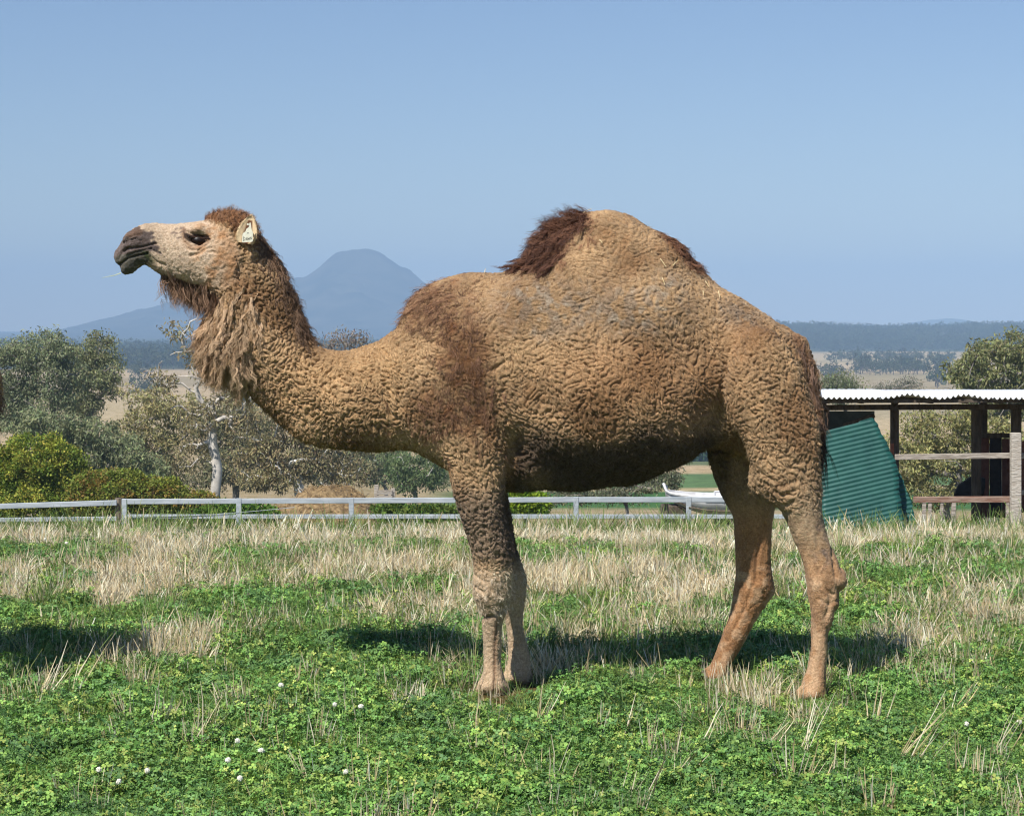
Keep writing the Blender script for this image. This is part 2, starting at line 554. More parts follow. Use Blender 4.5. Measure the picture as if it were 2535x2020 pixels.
# --- rib barrel, belly and shoulder masses
add_ell(d3(1290, 850, 0), (0.50, 0.375, 0.30), 0.10)
for sgn in (-1, 1):
    add_ell(d3(955, 800, sgn * 0.17), (0.20, 0.13, 0.30), 0.09)
    add_ell(d3(1000, 930, sgn * 0.19), (0.13, 0.10, 0.15), 0.06)
# the trunk falls away behind the elbow and in front of the thigh, so that the legs stand proud of it
for sgn in (-1, 1):
    add_ell(d3(1535, 915, sgn * .44), (0.18, 0.26, 0.27), 0.04, True)
    add_ell(d3(1088, 965, sgn * .41), (0.11, 0.20, 0.17), 0.035, True)
# --- legs
def leg(poly, foot_y, top_y, z_top, sfun, k=0.035, Yref=None):
    Yr = YM + (foot_y if Yref is None else Yref)
    add_inflated(XZ(poly, Yr), lambda X, Z: foot_y + (top_y - foot_y) * smooth(0.0, z_top, Z), sfun, k)
foot = lambda X, Z: 0.45 + 0.55 * smooth(0.03, 0.16, Z)
leg(FN_L + FN_R, -0.13, -0.205, 1.1, lambda X, Z: foot(X, Z) * (1.0 + 0.3 * smooth(0.7, 1.1, Z)), 0.022)
leg(FF_L + FF_R, 0.15, 0.205, 1.1, lambda X, Z: foot(X, Z) * (1.0 + 0.3 * smooth(0.7, 1.1, Z)), 0.03)
leg(HN, -0.33, -0.25, 1.0, lambda X, Z: foot(X, Z) * (1.05 + 1.0 * smooth(0.75, 1.15, Z)), 0.018, -0.26)
leg(HF, 0.21, 0.19, 1.0, lambda X, Z: foot(X, Z) * (1.05 + 0.75 * smooth(0.75, 1.15, Z)), 0.03, 0.2)
# far thigh meets the far side of the trunk
add_ell(d3(1625, 830, 0.21), (0.20, 0.13, 0.32), 0.05)
# foot pads
for fx, fz, fy in ((1040, 1445, -0.13), (1090, 1430, 0.15), (1505, 1425, 0.21), (1705, 1465, -0.33)):
    p = d3(fx, fz, fy)
    add_ell((p[0], p[1], 0.03), (0.06, 0.062, 0.03), 0.02)
# --- flank fold in front of the thigh, elbow fold, neck base folds
for sgn in (-1, 1):
    add_caps([d3(1532, 775, sgn * .35), d3(1530, 840, sgn * .34), d3(1534, 930, sgn * .32), d3(1545, 985, sgn * .30)], [0.012, 0.022, 0.03, 0.03], 0.02, True)
    add_caps([d3(1079, 845, sgn * .36), d3(1084, 905, sgn * .34)], [0.012, 0.02], 0.02, True)
    add_caps([d3(835, 760, sgn * .25), d3(838, 850, sgn * .27), d3(860, 925, sgn * .22)], 0.012, 0.03, True)
    # stifle wrinkles bulge
    add_ell(d3(1608, 1010, sgn * .21), (0.075, 0.09, 0.09), 0.03)
    # hip bone
    add_ell(d3(1580, 730, sgn * .19), (0.10, 0.06, 0.07), 0.06)
# breast pad and sheath
add_ell(d3(1085, 1000, 0), (0.12, 0.12, 0.07), 0.03)
add_ell(d3(1530, 925, 0), (0.09, 0.07, 0.05), 0.03)
# tail root
add_caps([d3(1672, 735, 0), d3(1700, 790, -.01), d3(1716, 860, -.02), d3(1722, 930, -.03)], [0.05, 0.045, 0.034, 0.022], 0.02)
# --- face
for sgn in (-1, 1):
    add_caps([h3(770, 375, sgn * .080), h3(860, 350, sgn * .094), h3(950, 390, sgn * .092)], [0.014, 0.022, 0.016], 0.02)      # brow
    add_ell(h3(850, 448, sgn * .108), (0.042, 0.030, 0.024), 0.012, True)                                                        # eye socket
    add_caps([h3(780, 500, sgn * .085), h3(860, 525, sgn * .097), h3(960, 470, sgn * .095)], 0.010, 0.012)                       # lower lid
    add_caps([h3(1000, 520, sgn * .085), h3(900, 560, sgn * .088), h3(800, 560, sgn * .078)], 0.014, 0.02)                       # cheek bone
    add_ell(h3(1080, 680, sgn * .070), (0.085, 0.045, 0.085), 0.04)                                                              # jaw muscle
    add_ell(h3(320, 460, sgn * .045), (0.055, 0.030, 0.045), 0.02)                                                               # nostril wing
    add_caps([h3(1205, 640, sgn * .13), h3(1190, 760, sgn * .125), h3(1090, 860, sgn * .10)], 0.012, 0.02, True)                 # behind the jaw
# keep the groin open: nothing outside the traced outlines there
gsel = (slice(np.searchsorted(gx, X_(1395 / .8505)), np.searchsorted(gx, X_(1540 / .8505))), slice(np.searchsorted(gz, Z_(1060 / .8505)), np.searchsorted(gz, Z_(932 / .8505))))
gX, gZ = GX[gsel], GZ[gsel]
sdo = np.full(gX.shape, 9.0)
for poly, Yq in ((BODY, 0.0), (HF, 0.2), (HN, -0.26)):
    q = catmull(XZ(poly, YM + Yq), 4)
    d = seg_dist(gX, gZ, q, True) * np.where(in_poly(gX, gZ, q), -1, 1)
    sdo = np.minimum(sdo, d)
FIELD[gsel[0], :, gsel[1]] = np.maximum(FIELD[gsel[0], :, gsel[1]], (sdo - 0.004)[:, None, :])

def surface_nets(F, o, h):
    S = F < 0
    nx, ny, nz = F.shape
    c = np.zeros((nx - 1, ny - 1, nz - 1), np.int8)
    offs = [(i, j, k) for i in (0, 1) for j in (0, 1) for k in (0, 1)]
    for i, j, k in offs:
        c += S[i:nx - 1 + i, j:ny - 1 + j, k:nz - 1 + k]
    act = np.argwhere((c > 0) & (c < 8))
    vid = np.full(c.shape, -1, np.int32)
    vid[tuple(act.T)] = np.arange(len(act))
    vals = {off: F[act[:, 0] + off[0], act[:, 1] + off[1], act[:, 2] + off[2]] for off in offs}
    P = np.zeros((len(act), 3)); cnt = np.zeros(len(act))
    for a in offs:
        for ax in range(3):
            if a[ax] == 1: continue
            b = list(a); b[ax] = 1; b = tuple(b)
            va, vb = vals[a], vals[b]
            cr = (va < 0) != (vb < 0)
            t = np.where(cr, va / (va - vb + 1e-12), 0)
            p = np.array(a, float)[None, :].repeat(len(act), 0); p[:, ax] = t
            P[cr] += p[cr]; cnt += cr
    P /= cnt[:, None]
    V = (act + P) * h + np.array(o)
    quads = []
    for ax in range(3):
        b, d = [(1, 2), (2, 0), (0, 1)][ax]
        sl0 = [slice(1, -1)] * 3; sl1 = [slice(1, -1)] * 3
        sl0[ax] = slice(0, -1); sl1[ax] = slice(1, None)
        s0 = S[tuple(sl0)]; s1 = S[tuple(sl1)]
        for flip, e in ((False, np.argwhere(s0 & ~s1)), (True, np.argwhere(~s0 & s1))):
            if not len(e): continue
            e = e.copy()
            for q in range(3):
                if q != ax: e[:, q] += 1
            def g(db, dd):
                f = e.copy(); f[:, b] += db; f[:, d] += dd
                return vid[f[:, 0], f[:, 1], f[:, 2]]
            Q = np.stack([g(-1, -1), g(0, -1), g(0, 0), g(-1, 0)], 1)
            quads.append(Q[:, ::-1] if flip else Q)
    Q = np.concatenate(quads)
    return V, Q[(Q >= 0).all(1)]

V0, Q0 = surface_nets(FIELD, (BX0, -BY, BZ0), HV)
del FIELD
# keep the largest piece only, relax, refine once
me0 = mesh_np('camel_base', V0, Q0)
bm = bmesh.new(); bm.from_mesh(me0)
bm.verts.ensure_lookup_table()
seen = np.zeros(len(bm.verts), bool); best = []
for v in bm.verts:
    if seen[v.index]: continue
    st = [v]; seen[v.index] = True; comp = []
    while st:
        a = st.pop(); comp.append(a)
        for e in a.link_edges:
            b = e.other_vert(a)
            if not seen[b.index]:
                seen[b.index] = True; st.append(b)
    if len(comp) > len(best): best = comp
keep = set(v.index for v in best)
bmesh.ops.delete(bm, geom=[v for v in bm.verts if v.index not in keep], context='VERTS')
for _ in range(2):
    bmesh.ops.smooth_vert(bm, verts=bm.verts, factor=0.4, use_axis_x=True, use_axis_y=True, use_axis_z=True)
bmesh.ops.subdivide_edges(bm, edges=bm.edges, cuts=1, use_grid_fill=True, smooth=0.0)
for _ in range(2):
    bmesh.ops.smooth_vert(bm, verts=bm.verts, factor=0.5, use_axis_x=True, use_axis_y=True, use_axis_z=True)
bmesh.ops.recalc_face_normals(bm, faces=bm.faces)
for f in bm.faces: f.smooth = True
bm.to_mesh(me0); bm.free()
nv = len(me0.vertices)
CV = np.empty(nv * 3, np.float32); me0.vertices.foreach_get('co', CV); CV = CV.reshape(-1, 3)
CN = np.empty(nv * 3, np.float32); me0.vertex_normals.foreach_get('vector', CN); CN = CN.reshape(-1, 3)
print('camel verts', nv)
# position of each vertex in the side view, in photograph pixels
CPX = CV[:, 0] / YM * FPX + PW / 2
CPY = HOR - (CV[:, 2] - CAMZ) / YM * FPX
dx_, dy_ = CPX * 0.8505, CPY * 0.8505          # 2156-pixel view
def blob(cx, cy, rx, ry, p=2):
    return np.exp(-(((dx_ - cx) / rx) ** 2 + ((dy_ - cy) / ry) ** 2))
def ramp_in(poly, w):            # soft inside mask of a polygon given in the 2156-pixel view
    d = seg_dist(dx_, dy_, np.array(poly), True)
    return smooth(-w, w, np.where(in_poly(dx_, dy_, np.array(poly)), d, -d))
def zh2d(pts):
    return [(x * 0.8505, y * 0.8505) for x, y in ZH(pts)]
def z5d(pts):
    return [(x * 0.8505, y * 0.8505) for x, y in Z5(pts)]

face = ramp_in(zh2d([(60,200),(700,240),(920,275),(1000,330),(1120,400),(1190,500),(1225,640),(1190,780),(1080,860),(900,850),(560,790),(60,820)]), 9)
front = smooth(925, 945, dx_) * (1 - smooth(1118, 1135, dx_))
hind = smooth(1490, 1500, dx_)
neck = (1 - smooth(820, 860, dx_)) * (1 - face)
low_front = front * smooth(1165, 1215, dy_)
knee_front = front * np.exp(-((dy_ - 1235) / 38) ** 2)
low_hind = hind * smooth(1010, 1090, dy_)

# --- wool relief: bands of small curls, deeper on neck and belly
P = CV.copy()
warp = np.stack([wave_noise(P, 0.16, 20, 100 + i) for i in range(3)], 1) * 0.016
Pw = P + warp
fA = wave_noise(Pw, 0.031, 48, 1, spread=0.22)
fB = wave_noise(Pw, 0.033, 48, 2, aniso=(0.62, 1, 1.25), spread=0.22)      # lying curls on hump and back
fC = wave_noise(Pw, 0.042, 48, 3, aniso=(1.3, 1, 0.6), spread=0.22)        # hanging locks on throat
fD = wave_noise(P, 0.024, 40, 4, spread=0.3)
upper = smooth(740, 620, dy_) * smooth(1000, 1080, dx_)
throat = ramp_in([(405, 665), (540, 600), (560, 700), (520, 820), (430, 815)], 14)
def cells(f):
    return 1 - np.exp(-np.abs(f) * 3.2)
hw = cells(fA) * (1 - upper) * (1 - throat) + cells(fB) * upper + cells(fC) * throat * (1 - upper)
amp = np.full(nv, 0.0155)
amp *= 1 - 0.35 * upper
amp *= 1 + 0.25 * neck + 0.35 * throat
amp *= (1 - 0.9 * face)
amp *= (1 - 0.80 * low_front) * (1 - 0.86 * low_hind)
amp *= (1 - 0.55 * ramp_in([(560, 480), (1110, 460), (1110, 540), (870, 640)], 5))
amp += 0.004 * knee_front
sh_hair = np.clip(blob(930, 640, 70, 45) + blob(965, 730, 45, 70) + blob(1000, 800, 40, 70) + blob(965, 870, 75, 45), 0, 1)
amp *= 1 - 0.35 * sh_hair
disp = amp * (hw - 0.55) + amp * 0.10 * fD
# broad lumps
disp += 0.006 * wave_noise(P, 0.30, 24, 11) * (1 - face) * (1 - low_front) * (1 - low_hind)
disp += (0.0009 * wave_noise(P, 0.03, 30, 12) + .0007 * wave_noise(P, 0.014, 30, 13)) * face * (1 + .8 * smooth(440, 480, dx_))

# --- folds drawn as lines in the side view: (points, width m, depth m)
creases = [
    (z5d([(40,1090),(140,1050),(310,935),(480,885),(600,868),(690,850)]), .0042, .015),
    (z5d([(190,640),(300,600),(420,572),(475,556)]), .0045, .010),
    (z5d([(180,668),(330,640),(470,600),(600,590)]), .004, .006),
    (z5d([(300,560),(450,500),(600,475)]), .005, .006),
    (z5d([(230,790),(300,748),(450,735),(600,722),(750,680),(880,650)]), .0048, .011),
    (z5d([(130,950),(190,840),(300,770)]), .0045, .006),
    (z5d([(310,880),(450,820),(640,780),(780,740)]), .0045, .007),
    (z5d([(760,760),(860,800),(960,850)]), .004, .004),
    (z5d([(700,830),(790,930),(900,1010),(1050,1060)]), .006, .006),
    (z5d([(1420,690),(1520,780),(1700,790),(1880,660)]), .0045, .005),
    (z5d([(1430,640),(1560,715),(1760,660)]), .004, .005),
    (z5d([(1540,890),(1700,855),(1840,760),(1950,740)]), .006, .007),
    (z5d([(1900,820),(1980,810),(2050,850)]), .006, .008),
    (z5d([(1430,420),(1560,470),(1720,520),(1860,530)]), .005, .007),
    (z5d([(1250,400),(1320,520),(1380,620)]), .008, .004),
]
for line, w, dep in creases:
    d = seg_dist(dx_, dy_, np.array(line)) / 0.8505 / FPX * YM
    disp -= dep * np.exp(-(d / w) ** 2) * (np.abs(CV[:, 1]) > 0.012)
wr = [  # leg wrinkles and tendons
    (D([(1590,985),(1625,1010),(1660,1000)]), .010, .010), (D([(1595,1005),(1625,1030),(1650,1022)]), .009, .010),
    (D([(1600,1025),(1630,1052),(1650,1045)]), .009, .009), (D([(1608,1045),(1630,1068),(1645,1066)]), .008, .008),
    (D([(1000,1200),(1025,1212),(1040,1235)]), .006, .006), (D([(998,1222),(1020,1232),(1035,1250)]), .006, .006),
    (D([(1015,1290),(1040,1285),(1062,1262)]), .010, .012), (D([(1052,1295),(1044,1340),(1042,1440)]), .007, .006),
    (D([(1730,1090),(1731,1140),(1736,1195)]), .008, .009), (D([(1748,1150),(1752,1190),(1770,1215)]), .008, .006), (D([(1700,1180),(1706,1215),(1730,1232)]), .007, .006), (D([(1735,1260),(1745,1300),(1738,1350)]), .008, .007), (D([(1700,1240),(1722,1252),(1745,1240)]), .006, .005), (D([(1740,1220),(1757,1240),(1760,1270)]), .009, .008),
    (D([(1712,1210),(1725,1240),(1715,1280)]), .009, .006), (D([(1722,1300),(1730,1360),(1722,1430)]), .010, .006),
    (D([(1618,1110),(1600,1180),(1598,1230)]), .010, .010), (D([(1590,1240),(1575,1290),(1540,1360)]), .009, .006),
    (D([(826,760),(822,850),(832,920)]), .012, .006), (D([(842,800),(846,870),(860,930)]), .012, .006), (D([(812,820),(812,880),(820,925)]), .012, .005),
]
for line, w, dep in wr:
    L = np.array(line) * 0.8505
    d = seg_dist(dx_, dy_, L) / 0.8505 / FPX * YM
    side = CV[:, 1] < (0.02 if L[:, 1].min() > 950 else 9)
    if L[:, 0].max() < 1640 and L[:, 0].min() > 1530 and L[:, 1].min() > 1100: side = CV[:, 1] > 0
    disp -= dep * np.exp(-(d / w) ** 2) * side
legs_low = np.clip(low_front + low_hind, 0, 1)
disp += legs_low * (0.0012 * wave_noise(P, 0.05, 30, 14, aniso=(1.4, 1, .4)) + .0004 * wave_noise(P, 0.022, 30, 15, aniso=(1, 1, .7)))
# hock bones
for cx, cy, r, a in ((1757, 1205, 16, .012), (1705, 1215, 14, .008), (1735, 1255, 14, .007), (1608, 1240, 12, .008), (1573, 1250, 14, .006), (1022, 1245, 22, .012)):
    disp += a * blob(cx, cy, r, r)
CV2 = CV + CN * disp[:, None].astype(np.float32)

# --- coat colours of wool and skin, with some belly, breast and jaw light and shade put in
def mixv(col, c, w):
    w = np.clip(w, 0, 1)[:, None]
    return col * (1 - w) + np.array(c)[None, :] * w
TAN = lin(188, 155, 114); RED = lin(132, 92, 60); DUST = lin(146, 130, 110); FACE = lin(238, 212, 178)
MUZ = lin(124, 110, 102); BELLY = lin(84, 70, 56); PALE = lin(232, 204, 166); ORNG = lin(206, 162, 118)
GREYLEG = lin(146, 126, 104); BROWN = lin(164, 124, 84)
col = np.tile(np.array(TAN), (nv, 1))
low_noise = wave_noise(P, 0.28, 24, 31); mid_noise = wave_noise(P, 0.07, 30, 32); fine_noise = wave_noise(P, 0.02, 30, 33)
col = mixv(col, lin(202, 168, 124), 0.6 * smooth(0, 1.2, low_noise))
col = mixv(col, BROWN, 0.65 * smooth(0, 1.4, -low_noise + 0.3 * mid_noise))
col = mixv(col, BROWN, 0.75 * blob(1330, 800, 190, 90) + .6 * blob(1560, 700, 60, 50))
col = mixv(col, lin(198, 162, 116), 0.8 * ramp_in([(640, 735), (860, 690), (850, 930), (560, 860)], 30))
col = mixv(col, RED, 0.85 * sh_hair * (0.75 + 0.25 * mid_noise))
hump_front = ramp_in([(1085, 562), (1095, 520), (1135, 465), (1235, 436), (1240, 468), (1200, 500), (1180, 550), (1130, 570)], 10)
hump_back = ramp_in([(1370, 470), (1440, 495), (1485, 572), (1450, 565), (1400, 515)], 9)
col = mixv(col, lin(104, 62, 40), 0.9 * hump_front); col = mixv(col, lin(128, 80, 50), 0.8 * hump_back)
gr = np.clip(blob(1130, 630, 70, 40) + blob(1150, 680, 50, 30) + blob(1335, 660, 70, 35) + blob(1395, 600, 32, 28) + blob(1555, 660, 50, 26) + .7 * blob(1250, 650, 200, 50), 0, 1)
col = mixv(col, DUST, .7 * gr * smooth(-.3, .9, mid_noise + .4))
col = mixv(col, lin(186, 174, 152), 0.5 * gr * smooth(.5, 1.4, wave_noise(P, 0.05, 30, 77)))
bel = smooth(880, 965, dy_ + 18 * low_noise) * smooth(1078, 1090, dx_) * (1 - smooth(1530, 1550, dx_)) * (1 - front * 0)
col = mixv(col, BELLY, 0.95 * bel)  # dirty belly wool, darkened further to stand for the shade under it
col = mixv(col, lin(176, 146, 108), .6 * blob(1125, 1005, 26, 22))  # sunlit spot on the breast pad, put into the colour
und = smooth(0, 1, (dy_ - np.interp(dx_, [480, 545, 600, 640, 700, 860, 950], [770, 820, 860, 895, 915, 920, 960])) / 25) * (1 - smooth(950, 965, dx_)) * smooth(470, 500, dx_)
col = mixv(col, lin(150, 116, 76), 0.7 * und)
# upper foreleg greyer, inner side dark; knee and cannon pale
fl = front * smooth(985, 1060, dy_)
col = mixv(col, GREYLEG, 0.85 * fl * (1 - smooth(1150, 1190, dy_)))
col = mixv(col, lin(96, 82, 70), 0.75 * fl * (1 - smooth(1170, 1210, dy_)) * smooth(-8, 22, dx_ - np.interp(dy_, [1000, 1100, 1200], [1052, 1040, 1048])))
col = mixv(col, PALE, low_front * 0.95)
col = mixv(col, lin(188, 160, 126), 0.4 * low_front * smooth(0.1, 1.2, mid_noise))
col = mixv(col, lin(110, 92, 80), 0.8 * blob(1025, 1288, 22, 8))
col = mixv(col, lin(136, 100, 72), 0.7 * (np.exp(-(seg_dist(dx_, dy_, np.array([(1046, 1300), (1043, 1350), (1042, 1440)])) / 5) ** 2)))
# hind legs
hl = hind * smooth(930, 1000, dy_)
col = mixv(col, lin(186, 158, 120), 0.5 * hl)
col = mixv(col, lin(140, 112, 80), 0.8 * blob(1622, 1020, 36, 40))
col = mixv(col, PALE, 0.5 * blob(1680, 1080, 36, 50))
col = mixv(col, ORNG, 0.9 * hind * smooth(1110, 1190, dy_))
col = mixv(col, lin(196, 146, 100), 0.85 * hind * (CV[:, 1] > 0) * smooth(1040, 1130, dy_))
col = mixv(col, lin(128, 114, 104), 0.65 * (blob(1700, 1120, 18, 40) + blob(1712, 1160, 14, 24)) * smooth(-.5, .8, mid_noise))
col = mixv(col, lin(222, 188, 148), 0.6 * hind * smooth(1190, 1210, dy_) * smooth(-.2, 1, mid_noise))
col = mixv(col, lin(70, 54, 44), 0.9 * blob(1750, 1276, 10, 26))
col = mixv(col, lin(216, 180, 140), 0.7 * (blob(1712, 1330, 9, 70)))
# head and face
col = mixv(col, FACE, face)
col = mixv(col, lin(186, 144, 102), 0.85 * face * smooth(425, 490, dx_ + 10 * mid_noise))
col = mixv(col, lin(150, 112, 80), 0.7 * face * np.exp(-(seg_dist(dx_, dy_, np.array(z5d([(1380,380),(1420,600),(1560,740),(1750,720),(1900,560),(1850,430)]))) / 6) ** 2))
col = mixv(col, lin(186, 140, 96), 0.6 * face * smooth(0.2, 1.3, mid_noise + .5 * fine_noise) * smooth(390, 440, dx_))
_dx, _dy = dx_, dy_
dx_ = dx_ + 3.0 * mid_noise + 1.5 * fine_noise; dy_ = dy_ + 2.5 * wave_noise(P, 0.05, 30, 81)
muz = ramp_in(z5d([(-200,1300),(-60,800),(150,560),(240,480),(330,400),(420,330),(560,330),(640,400),(780,450),(830,560),(860,640),(930,740),(980,860),(760,830),(700,960),(640,1080),(560,1120),(300,1350)]), 3.2)
dx_, dy_ = _dx, _dy
col = mixv(col, MUZ, muz)
col = mixv(col, lin(142, 112, 88), 0.7 * muz * ramp_in(z5d([(240,520),(360,390),(520,320),(640,420),(560,500),(380,540)]), 5))
lips = ramp_in(z5d([(100,1250),(0,950),(120,860),(300,850),(620,790),(720,860),(700,980),(560,1120),(300,1300)]), 3)
col = mixv(col, lin(112, 110, 96), 0.85 * muz * lips)
col = mixv(col, lin(70, 84, 40), 0.8 * ramp_in(z5d([(600,800),(720,790),(760,900),(860,1010),(760,1020),(640,900)]), 3))
col = mixv(col, lin(120, 104, 94), 0.75 * ramp_in(z5d([(1140,470),(1180,400),(1270,330),(1420,340),(1430,420),(1360,600),(1290,610),(1250,510),(1180,560)]), 3) * smooth(-.6, .5, fine_noise))
for sx, sy, sr in ((1040, 760, 3.2), (1340, 900, 3.2), (1310, 770, 2.2), (1250, 950, 2.4), (1230, 700, 1.8), (1700, 420, 4)):
    q = z5d([(sx, sy)])[0]
    col = mixv(col, lin(120, 98, 84), 0.8 * blob(q[0], q[1], sr, sr * .8))
eyez = z5d([(1400,440),(1500,480),(1700,500),(1850,540),(1780,610),(1640,680),(1500,620),(1410,540)])
col = mixv(col, lin(52, 36, 30), 0.92 * ramp_in(eyez, 2.2))
col = mixv(col, lin(110, 84, 66), 0.5 * ramp_in(z5d([(1380,360),(1560,380),(1700,450),(1860,520),(1700,500),(1500,470),(1400,440)]), 3))
crown = ramp_in(zh2d([(905,290),(960,180),(1100,160),(1300,230),(1370,400),(1230,430),(1100,330)]), 6)
col = mixv(col, lin(156, 106, 68), 0.8 * crown)
jawl = np.exp(-(seg_dist(dx_, dy_, np.array(zh2d([(500,740),(660,810),(860,880),(1000,930)]))) / 8) ** 2)
col = mixv(col, lin(104, 72, 48), 0.75 * jawl)  # deep shade along the jaw line, put into the colour
nape = np.exp(-(seg_dist(dx_, dy_, np.array(zh2d([(1390,420),(1500,600),(1580,760),(1640,900),(1700,1050),(1770,1220)]))) / 16) ** 2)
col = mixv(col, lin(126, 86, 56), 0.7 * nape)
col = mixv(col, lin(160, 124, 88), 0.2 * throat)
tl = np.exp(-(seg_dist(dx_, dy_, np.array([(1672, 720), (1702, 780), (1720, 860), (1724, 930)])) / 14) ** 2)
col = mixv(col, lin(120, 84, 62), 0.75 * tl)
col = mixv(col, lin(150, 118, 90), 0.28 * np.clip(low_front * .2 + low_hind, 0, 1) * smooth(.5, 1.5, wave_noise(P, .06, 30, 36, aniso=(1.3, 1, .5))))
col *= (1 + 0.10 * low_noise + 0.07 * mid_noise * (1 - .4 * face) + 0.05 * fine_noise)[:, None]
col = col * np.array([0.97, 1.0, 1.05])
col *= np.minimum(1.05, 0.80 / col.max(1))[:, None]
col = np.clip(col, 0.008, 0.88)

me0.vertices.foreach_set('co', CV2.ravel())
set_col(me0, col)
me0.update()
CN2 = np.empty(nv * 3, np.float32); me0.vertex_normals.foreach_get('vector', CN2); CN2 = CN2.reshape(-1, 3)

# wool material: attribute colour with fine fibre grain
M_wool, nt, bs, out = new_mat('camel_wool')
a = N(nt, 'ShaderNodeAttribute'); a.attribute_name = 'col'
f = noise_fac(nt, 260, 3, 0.7, 0.3, 0.7)
f2 = noise_fac(nt, 120, 4, 0.75, 0.36, 0.64)
c_ = mixc(nt, f, mixc(nt, 1.0, a.outputs['Color'], lin(220, 214, 208), 'MULTIPLY'), a.outputs['Color'])
nt.links.new(mixc(nt, f2, mixc(nt, 1.0, c_, lin(206, 196, 188), 'MULTIPLY'), c_), bs.inputs['Base Color'])
bs.inputs['Roughness'].default_value = 0.9
bs.inputs['Specular IOR Level'].default_value = 0.12
bs.inputs['Sheen Weight'].default_value = 0.08
bump(nt, bs, f2, 0.5, 0.005)
M_hair = attr_mat('camel_hair', rough=0.75, spec=0.2, translucent=0.12)

camel = empty('camel', (0, YM, 0))
tag(camel, 'brown woolly one-humped camel with white ear tag standing side on in the paddock', 'camel')
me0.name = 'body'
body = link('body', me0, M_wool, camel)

# ------------------------------------------------------------------ hair locks
def strands(roots, nrm, dirs, length, width, cols, segs=5, curl=0.15, curl_freq=2.0, grav=0.3, seed=0, lock=1, spread=0.006, lift=0.25, tipw=0.25):
    """locks of ribbon hairs. roots, nrm, dirs: (n,3); length (n,); cols (n,3)"""
    r = np.random.default_rng(seed)
    n = len(roots)
    ph = r.uniform(0, 6.28, (n, 2)); fr = curl_freq * r.uniform(.7, 1.3, n)
    roots = np.repeat(roots, lock, 0); nrm = np.repeat(nrm, lock, 0); dirs = np.repeat(dirs, lock, 0)
    length = np.repeat(length, lock) * r.uniform(.7, 1.1, n * lock); cols = np.repeat(cols, lock, 0) * r.uniform(.8, 1.2, (n * lock, 1))
    ph = np.repeat(ph, lock, 0) + r.normal(0, .35, (n * lock, 2)); fr = np.repeat(fr, lock)
    m = n * lock
    off = r.normal(0, spread, (m, 3)); off -= (off * nrm).sum(1, keepdims=True) * nrm
    roots = roots + off
    t1 = np.cross(dirs, nrm); t1 /= np.linalg.norm(t1, axis=1, keepdims=True) + 1e-9
    t2 = nrm
    wv = r.normal(size=(m, 3)) * .5 + t1; wv /= np.linalg.norm(wv, axis=1, keepdims=True)
    p = roots - nrm * 0.004
    step = (length / segs)[:, None]
    d = dirs * (1 - lift) + nrm * lift
    V = np.zeros((m, segs + 1, 2, 3), np.float32)
    for i in range(segs + 1):
        t = i / segs
        w = (width * (1 - t) + width * tipw * t) * (1 if i < segs else .5)
        amp_ = (curl * length * min(1, t * 1.6))[:, None]
        q = p + amp_ * (t1 * np.sin(ph[:, :1] + fr[:, None] * 6.28 * t) + 0.6 * t2 * np.cos(ph[:, 1:] + fr[:, None] * 6.28 * t)) - off * (0.5 * t)
        V[:, i, 0] = q - wv * w * .5
        V[:, i, 1] = q + wv * w * .5
        d = d + np.array([0, 0, -grav / segs])
        d /= np.linalg.norm(d, axis=1, keepdims=True)
        p = p + d * step
    base = (np.arange(m) * (segs + 1) * 2)[:, None]
    F = []
    for i in range(segs):
        b = base + i * 2
        F.append(np.concatenate([b, b + 1, b + 3, b + 2], 1))
    cc = np.repeat(cols, (segs + 1) * 2, 0)
    return V.reshape(-1, 3), np.concatenate(F), cc

def pick(weight, n, seed):
    r = np.random.default_rng(seed)
    w = weight / weight.sum()
    return r.choice(nv, n, p=w)

def unit(v):
    return v / (np.linalg.norm(v, axis=1, keepdims=True) + 1e-9)

def add_hair(name, parts, label=None):
    V = []; F = []; Cc = []; o = 0
    for v, f, c in parts:
        V.append(v); F.append(f + o); Cc.append(c); o += len(v)
    cc = np.concatenate(Cc); lum = cc @ np.array([.3, .59, .11])
    if name != 'wool': cc = cc * .74 + lum[:, None] * np.array([1.08, .98, .86]) * .26
    me = mesh_np(name, np.concatenate(V), np.concatenate(F), np.clip(cc, .006, .9), True)
    ob = link(name, me, M_hair, camel)
    ob['kind'] = 'stuff'
    if label: ob['label'] = label
    return ob

def tuft(weight, n, dirv, L, W, colr, seed, lock=6, **kw):
    i = pick(np.clip(weight, 0, None), n, seed)
    r = np.random.default_rng(seed + 1)
    dv = np.array(dirv, float)
    if dv.ndim == 1: dv = np.tile(dv, (n, 1))
    else: dv = dv[i]
    dv = dv + r.normal(0, .22, (n, 3))
    nn = CN2[i].astype(float)
    dv = dv - (dv * nn).sum(1, keepdims=True) * nn * 0.7
    dv = unit(dv)
    cc = col[i] * r.uniform(.65, 1.35, (n, 1)) if colr is None else np.tile(np.array(colr), (n, 1)) * r.uniform(.7, 1.35, (n, 1))
    return strands(CV2[i].astype(float), nn, dv, L * r.uniform(.6, 1.15, n), W, cc, seed=seed + 2, lock=lock, **kw)

# short fuzz over the woolly parts
wool_w = np.clip(amp / 0.0155, 0, 1) ** 1.5
flow = np.tile(np.array([0.45, 0, -0.9]), (nv, 1))
flow[neck > .5] = (-.1, 0, -1)
flow[upper > .5] = (0.95, 0, -0.3)
add_hair('wool', [tuft(wool_w * (CV[:, 1] < 0.12), 16000, flow, 0.019, 0.0024, None, 50, lock=4, segs=3, curl=.16, grav=.1, lift=.38, spread=.006),
                  tuft(wool_w * (CV[:, 1] >= 0.12), 3500, flow, 0.022, 0.003, None, 53, lock=4, segs=3, curl=.16, grav=.1, lift=.38, spread=.006)])
